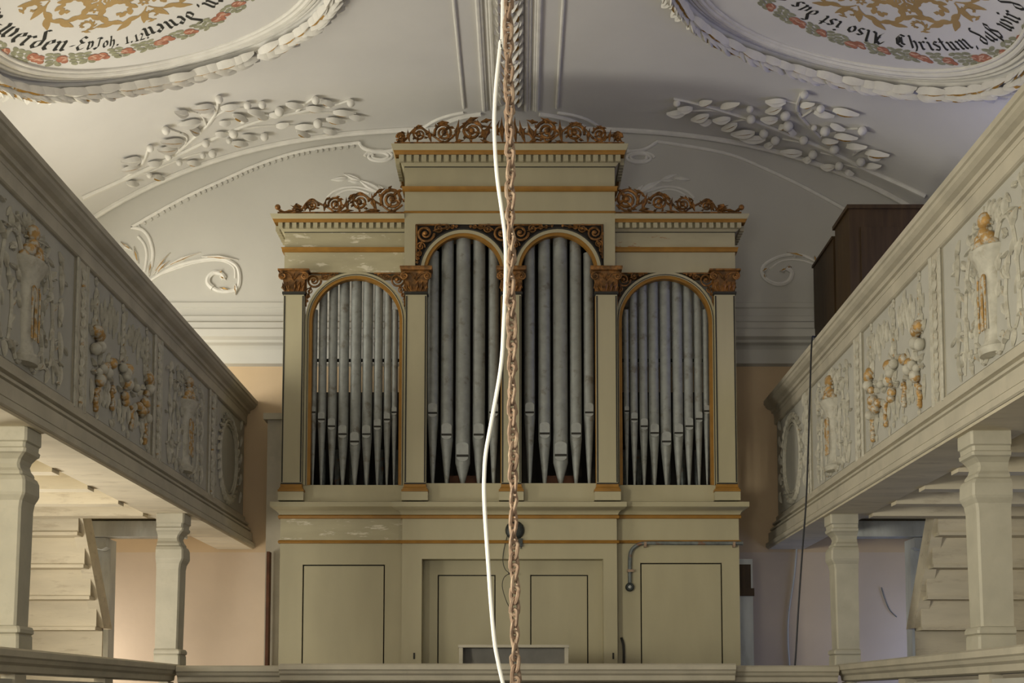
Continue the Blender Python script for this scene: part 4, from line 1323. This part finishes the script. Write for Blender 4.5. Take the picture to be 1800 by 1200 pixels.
            for u in (-.58, .0, .58):
                u *= g
                Tb('ring', [(u - .02, .92), (u, .945), (u + .02, .92), (u, .895), (u - .02, .92)], .009)
                z = .88
                k2 = 0
                while z > .60:
                    sp = .02 + (.88 - z) * .10
                    L(u, z, u - sp, z - .075, .032)
                    L(u, z, u + sp, z - .075, .032, 'relg')
                    bud('relief_gold' if k2 % 2 else 'relief', P(u, z - .05), .016, NN, p, 'bead')
                    z -= .055
                    k2 += 1
            clusters = [(-.58, .52), (-.34, .38), (0, .50), (.06, .33), (.36, .36), (.58, .52), (-.50, .34), (.52, .34)]
            for u, v in clusters:
                for q in range(5):
                    uu, vv = u * g + rnd.uniform(-.07, .07), v + rnd.uniform(-.08, .08)
                    r = rnd.uniform(.028, .045)
                    bud('relief_gold' if rnd.random() < .7 else 'relief', P(uu, vv), r, NN, p, 'fruit', .9, .7)
                for q in range(6):
                    a_ = rnd.uniform(0, 6.28)
                    L(u * g + .05 * math.cos(a_), v + .05 * math.sin(a_), u * g + .15 * math.cos(a_), v + .15 * math.sin(a_), .055, 'relg' if q % 2 else 'rel')
            for u, v in ((-.22, .30), (.22, .26), (-.55, .22), (.56, .22)):
                for q in range(10):
                    w_ = (9 - q) / 9
                    bud('relief_gold', P(u * g + rnd.uniform(-.045, .045) * w_, v - q * .016), .019, NN, p, 'grape', 1, .7)
            for u in (-.45, -.36, -.28, -.18, .16, .26, .36, .46):
                L(u * g, .60 + .1 * abs(math.sin(u * 9)), u * g + rnd.uniform(-.03, .03), .80 + .08 * rnd.random(), .04)
                L(u * g, .26, u * g + rnd.uniform(-.03, .03), .08 + .06 * rnd.random(), .045)
                L(u * g + .03, .70, u * g + .05, .86, .03)
            for u in (-.64, -.5, -.05, .05, .5, .64):
                L(u * g, .26, u * g + rnd.uniform(-.02, .02), .10, .045, 'relg')
        else:
            ru, rv = hw * .60, .36
            cv = .47
            for r_, t_ in ((1, .020), (.90, .010)):
                ob('oval_frame', B().tube([P(ru * r_ * math.cos(2 * math.pi * q / 40), cv + rv * r_ * math.sin(2 * math.pi * q / 40), .012) for q in range(40)], t_, 6, closed=True), 'relief', p, True)
            for q in range(30):
                a_ = 2 * math.pi * q / 30
                L(ru * 1.06 * math.cos(a_), cv + rv * 1.05 * math.sin(a_), ru * 1.30 * math.cos(a_ + .2), cv + rv * 1.22 * math.sin(a_ + .2), .06, 'relg' if q % 3 == 0 else 'rel')
            for q in (-1, 1):
                for v in (.12, .30, .5, .68, .85):
                    L(q * hw * .88, v, q * hw * .95, v + .12, .05)
    return e
gallery(-1, [137, 275, 372], 'grey carved gallery along the left wall with shaded urn and fruit panels')
gallery(1, [1652, 1512, 1421], 'grey carved gallery along the right wall, its carved panels brightly lit')

# ---------------------------------------------------------------- lower parapet
ZR = .268
def rail_prof(dz=0):
    return [(-.10, ZR), (.05, ZR), (.07, ZR - .012), (.07, ZR - .045), (.055, ZR - .055), (.045, ZR - .075), (.02, ZR - .09), (.015, ZR - .125), (-.02, ZR - .135), (-.02, ZF - .3), (-.08, ZF - .3), (-.08, ZR - .10), (-.10, ZR - .08)]
YR = 10.12
for s, lab in ((-1, 'grey painted parapet of the lower gallery at the left edge under two pillars'), (1, 'pale painted parapet of the lower gallery at the right edge under two pillars')):
    e = empty('parapet')
    tag(e, lab, 'parapet', 'parapets of the lower gallery')
    pr = rail_prof()
    ob('rail', B().prism(pr[:9] + [(-.10, ZR - .135)], 1.0, YR + .12, lambda d, z, t: (s * (XP - .06 - d), t, z)), 'gal', e)
    for k in range(6):
        ya = 1.0 + k * (YR - .9) / 6
        yb = 1.0 + (k + 1) * (YR - .9) / 6
        ob('panel', B().box(*sorted((s * (XP - .04), s * (XP + .0))), ya + .08, yb - .08, ZF - .3, ZR - .16), 'galfield', e)
        ob('post', B().box(*sorted((s * (XP - .055), s * (XP + .02))), yb - .08, yb + .08, ZF - .3, ZR - .135), 'gal', e)
e = empty('parapet')
tag(e, 'grey parapet across the lower gallery in front of the organ', 'parapet', 'parapets of the lower gallery')
pr = rail_prof()
ob('rail', B().prism(pr[:9] + [(-.10, ZR - .135)], -(XP - .135), XP - .135, lambda d, z, t: (t, YR - d, z - .012)), 'gal', e)
hwp = (atY(1293, 1168, YR - .1).x - atY(496, 1168, YR - .1).x) / 2
ob('rail', B().prism([(d, z) for d, z in pr[:9]] + [(-.10, ZR - .135)], -hwp, hwp, lambda d, z, t: (t, YR - .12 - d, z)), 'gal', e)
for k in range(5):
    xa = -XP + .1 + k * (2 * XP - .2) / 5
    xb = -XP + .1 + (k + 1) * (2 * XP - .2) / 5
    ob('panel', B().box(xa + .08, xb - .08, YR - .02, YR + .02, ZF - .3, ZR - .17), 'galfield', e)
    if k < 4:
        ob('post', B().box(xb - .08, xb + .08, YR - .04, YR + .03, ZF - .3, ZR - .145), 'gal', e)

# ---------------------------------------------------------------- pillars
def pillar(s, yc, xin, label):
    e = empty('gallery_pillar')
    tag(e, label, 'pillar', 'moulded pillars carrying the upper galleries')
    zt, zb = ZBOT + .005, ZR
    H = zt - zb
    w = .185
    # t from the top, how far the moulded faces stand out
    def loft(pr):
        b = B()
        for t, o in pr:
            z = zt - t * H
            lean = (t - .5) * .0
            xi, xo_ = s * (xin - o), s * (xin + w)
            yf, yb = yc - w / 2 - o, yc + w / 2
            c = .012
            b.v += [(xi + s * c, yf, z), (xi, yf + c, z), (xi, yb, z), (xo_, yb, z), (xo_, yf, z)]
        n = len(pr)
        for i in range(n - 1):
            for j in range(5):
                j2 = (j + 1) % 5
                b.face([i * 5 + j, i * 5 + j2, i * 5 + 5 + j2, i * 5 + 5 + j])
        b.face([0, 1, 2, 3, 4])
        b.face([5 * n - 5 + j for j in range(5)])
        return b
    ob('capital', loft([(0, .030), (.010, .038), (.068, .038), (.074, .026), (.095, .024), (.102, .034), (.118, .030), (.125, .014), (.145, -.012), (.165, -.022), (.185, -.014), (.2, .002), (.21, .006), (.214, .004)]), 'pillar', e)
    ob('shaft', loft([(.214, .004), (.225, .022), (.245, .034), (.30, .036), (.312, .030), (.335, .012), (.37, .004), (.62, .0), (.895, -.006)]), 'pillar', e)
    ob('base', loft([(.893, .0), (.897, .018), (.91, .028), (.925, .028), (.932, .014), (.94, .02), (1, .022)]), 'pillar', e)
    return e
def pil_y(s, px_in, X):
    return atX(px_in, 1030, s * X).y
xin = XP - .04
for s, px, lab in ((-1, 320, 'far left gallery pillar before the ochre wall, right of the stair'), (-1, 42, 'near left gallery pillar cut by the left picture edge'),
                   (1, 1464, 'far right gallery pillar in front of the dim bluish wall'), (1, 1712, 'near right gallery pillar, the largest, before the right stair')):
    pillar(s, pil_y(s, px, xin), xin, lab)

# ---------------------------------------------------------------- stairs under the galleries
def stair(s, label):
    e = empty('stair')
    tag(e, label, 'stair', 'wooden stairs up to the side galleries')
    xa, xb = 3.60, 4.60
    rise, run_ = .25, .172
    n = 7
    zt = 1.61
    yt = 10.66
    for k in range(n):
        z = zt - k * rise
        y = yt + k * run_
        ob('riser', B().box(*sorted((s * (xa - .07), s * xb)), y, y + .022, z - rise + .004, z), 'limewash', e)
        ob('tread', B().box(*sorted((s * (xa - .07), s * xb)), y - .02, y + run_ + .02, z - rise - .024, z - rise + .004), 'limewash', e)
    # string boards; the nave-side one stops on the post
    for x0_, x1_, m in ((xa - .10, xa - .002, 4.0), (xb + .001, xb + .019, n - .5)):
        ya, za = yt - .02, zt + .0
        yc_, zc_ = yt + m * run_, zt - m * rise
        ob('string', B().hexa([(s * x0_, ya - .06, za), (s * x1_, ya - .06, za), (s * x0_, ya + .18, za), (s * x1_, ya + .18, za),
                               (s * x0_, yc_ - .06, zc_), (s * x1_, yc_ - .06, zc_), (s * x0_, yc_ + .18, zc_), (s * x1_, yc_ + .18, zc_)]), 'limewash', e)
    return e
stair(-1, 'limewashed wooden stair seen from behind, brightly lit under the left gallery')
stair(1, 'wooden stair seen from behind, dim under the right gallery')
for s, lab in ((-1, 'weathered pale post with a bracket behind the left stair'), (1, 'weathered bluish post with a bracket behind the right stair')):
    e = empty('timber_post')
    tag(e, lab, 'post', 'timber posts behind the stairs')
    yp = 11.9
    a, c = atY(897 + s * 742, 1050, yp).x, atY(897 + s * 705, 1050, yp).x
    xs = sorted((a, c))
    ob('post', B().box(*xs, yp, yp + .17, ZF, 1.455), 'bluewash', e)
    xi = c if s < 0 else c
    ob('bracket', B().prism([(0, 1.455), (.22, 1.455), (.22, 1.40), (.14, 1.37), (.04, 1.345), (-.0, 1.37)], yp - .14, yp - .001, lambda d, z, t: (c + s * d, t, z)), 'bluewash', e)

# ---------------------------------------------------------------- brown cabinet on the right gallery
e = empty('wooden_cabinet')
tag(e, 'tall dark brown wooden cabinet standing on the right gallery beside the wall', 'cabinet')
xL, xR, yF, yB = 3.04, 4.3, 11.40, 12.83
zt_ = 4.37
ob('body', B().box(xL, xR, yF, yF + .52, 1.80, zt_), 'brownwood', e)
ob('cap', B().box(xL - .02, xR + .02, yF - .025, yF + .54, zt_, zt_ + .035), 'brownwood', e)
ob('rear_body', B().box(xL + .0, xR, yF + .60, yB, 1.80, zt_ - .06), 'brownwood', e)
ob('rear_cap', B().box(xL - .015, xR, yF + .59, yB + .01, zt_ - .06, zt_ - .035), 'brownwood', e)
ob('gap_board', B().box(xL + .06, xR, yF + .52, yF + .60, 1.80, zt_ - .08), 'dark', e)
for z0, z1 in ((1.95, 4.2),):
    ob('door', B().box(xL + .10, xL + .62, yF - .012, yF, z0, z1), 'brownwood', e)
    ob('door', B().box(xL + .65, xL + 1.17, yF - .012, yF, z0, z1), 'brownwood', e)

# ---------------------------------------------------------------- console top behind the parapet
e = empty('music_desk')
tag(e, 'low grey wooden organ console top showing over the middle parapet', 'music desk')
yd = 10.62
xl, xr = atY(807, 1150, yd).x, atY(999, 1150, yd).x
zt2 = atY(900, 1133, yd).z
ob('top_board', B().box(xl - .005, xr + .005, yd - .03, yd + .40, zt2 - .022, zt2), 'gal', e)
for x_ in (xl, xr - .03):
    ob('cheek', B().hexa([(x_, yd - .10, ZF), (x_ + .03, yd - .10, ZF), (x_, yd + .40, ZF), (x_ + .03, yd + .40, ZF), (x_, yd - .01, zt2 - .022), (x_ + .03, yd - .01, zt2 - .022), (x_, yd + .40, zt2 - .022), (x_ + .03, yd + .40, zt2 - .022)]), 'gal', e)
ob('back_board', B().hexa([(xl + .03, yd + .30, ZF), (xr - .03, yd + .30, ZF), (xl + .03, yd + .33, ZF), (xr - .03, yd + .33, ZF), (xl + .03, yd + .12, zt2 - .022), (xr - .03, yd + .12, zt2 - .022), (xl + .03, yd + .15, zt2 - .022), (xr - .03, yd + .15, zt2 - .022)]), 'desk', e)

# ---------------------------------------------------------------- odds and ends beside the organ
e = empty('bellows_box')
tag(e, 'tall grey painted box with a moulded cap behind the left side of the organ', 'box')
x1 = -HW - .0
x0 = atY(474, 800, 12.5).x
z2 = atY(480, 735, 12.5).z
ob('body', B().box(x0 + .015, x1 - .005, 12.30, 12.95, ZF, z2 - .06), 'gal', e)
ob('cap', B().box(x0 - .02, x1 - .005, 12.26, 12.95, z2 - .06, z2), 'gal', e)
b = B().box(atY(470, 1000, 12.2).x, atY(475, 1000, 12.2).x, 12.15, 12.25, ZF, atY(472, 970, 12.2).z)
tag(ob('plank', b, 'redwood'), 'narrow brown plank standing upright left of the organ base', 'plank')
e = empty('side_door')
tag(e, 'pale narrow door leaf with dark rail showing right of the organ base', 'door')
xd0, xd1 = HW + .02, atY(1322, 1050, 12.3).x
ob('leaf', B().box(xd0, xd1, 12.25, 12.30, ZF, zo(975)), 'bluewash', e)
ob('rail', B().box(xd0, xd1 + .01, 12.23, 12.26, zo(1042), zo(1028)), 'brownwood', e)
ob('upper_panel', B().box(xd0, xd1 - .02, 12.235, 12.25, zo(1028), zo(985)), 'brownwood', e)

# ---------------------------------------------------------------- hanging chain, cable, wires
YCH = 4.0
e = empty('hanging_chain')
tag(e, 'rusty iron chain of twisted links hanging down the middle', 'chain')
ZTOPC = Zc(0)
def chain_x(z):
    a, c = atY(894, 0, YCH), atY(906, 1200, YCH)
    t = (z - a.z) / (c.z - a.z)
    return a.x + (c.x - a.x) * max(t, -1.3)
def link_mesh(tw):
    L, Wd, r = .052, .0125, .0062
    P = []
    for k in range(16):
        a = 2 * math.pi * k / 16
        x, z = Wd * math.cos(a), (L / 2 - Wd) * (1 if math.sin(a) > 0 else -1) * min(1, abs(math.sin(a)) * 3) + Wd * math.sin(a)
        t = tw * z / L
        P.append((x * math.cos(t), x * math.sin(t), z))
    return B().tube(P, r, 6, closed=True, nrm=(0, 1, .2)).mesh('link', ['rust'], True)
LM = [link_mesh(t) for t in (.9, 1.2, .6)]
z = ZTOPC - .05
k = 0
rnd = random.Random(5)
while z > -.22:
    x = chain_x(z)
    ang = (45 if k % 2 else -45) + rnd.uniform(-22, 22)
    put('link', LM[k % 3], e, Matrix.Translation((x + rnd.uniform(-.0025, .0025), YCH + rnd.uniform(-.002, .002), z)) @ Matrix.Rotation(R(ang), 4, 'Z') @ Matrix.Rotation(rnd.uniform(-.12, .12), 4, 'Y'))
    z -= .0345 if k > 60 else .036
    k += 1
ob('ceiling_hook', B().tube([(chain_x(ZTOPC), YCH, ZTOPC + .02), (chain_x(ZTOPC), YCH, ZTOPC - .06)], .012, 8), 'rust', e)
cab = [(884, 0), (880, 73), (873, 139), (869, 202), (870, 257), (874, 312), (882, 370), (888, 420), (889, 480), (885, 580), (880, 648), (864, 740), (854, 796), (851, 840), (851, 872), (853, 913), (858, 987), (863, 1060), (869, 1125), (875, 1160), (884, 1200), (893, 1232)]
P = [atY(*p, 4.12) for p in cab]
P = [Vector((P[0].x + .03, 4.12, Zc(.0) - .002)), Vector((P[0].x + .02, 4.12, 4.0))] + P
tag(ob('hanging_cable', B().tube(smooth_path(P, 6), .0068, 8), 'cable', smooth=True), 'thin white electric cable hanging in loose curves beside the chain', 'cable')
Xr = XP - .15
yk = atX(1427, 580, Xr).y
P = [atY(*p, yk - .03) for p in ((1431, 577), (1427, 600), (1424, 680), (1421, 780), (1417, 880), (1411, 960), (1404, 1060), (1398, 1160), (1391, 1230), (1388, 1290))]
P = [Vector((XP - .05, yk, ZTOP + .008)), Vector((XN + .0, yk - .01, ZTOP + .006))] + P[1:]
tag(ob('black_wire', B().tube(smooth_path(P, 5), .0075, 6), 'black', smooth=True), 'thin black wire hanging from the right gallery rail', 'wire')
P = [atY(*p, YW - .015) for p in ((1401, 950), (1396, 1010), (1386, 1080), (1385, 1130), (1388, 1180), (1388, 1260))]
tag(ob('wall_wire', B().tube(smooth_path(P, 5), .008, 6), 'bluewash', smooth=True), 'pale blue wire on the dim wall right of the organ', 'wire')
P = [atY(*p, YW - .015) for p in ((1549, 1032), (1555, 1052), (1564, 1072), (1576, 1084))]
tag(ob('wall_wire', B().tube(smooth_path(P, 5), .005, 6), 'zinc', smooth=True), 'short dark wire on the dim wall behind the far right pillar', 'wire')

# ------------------------------------------------------------------ put each Empty at the base of its thing
bpy.context.view_layer.update()
for o in list(bpy.data.objects):
    if o.type == 'EMPTY' and o.parent is None and o.children:
        lo, hi = Vector((1e9,) * 3), Vector((-1e9,) * 3)
        for c in o.children_recursive:
            if c.type == 'MESH':
                for q in c.bound_box:
                    w = c.matrix_world @ Vector(q)
                    lo = Vector(map(min, lo, w))
                    hi = Vector(map(max, hi, w))
        base = Vector(((lo.x + hi.x) / 2, (lo.y + hi.y) / 2, lo.z))
        o.location = base
        for c in o.children:
            c.location = c.location - base
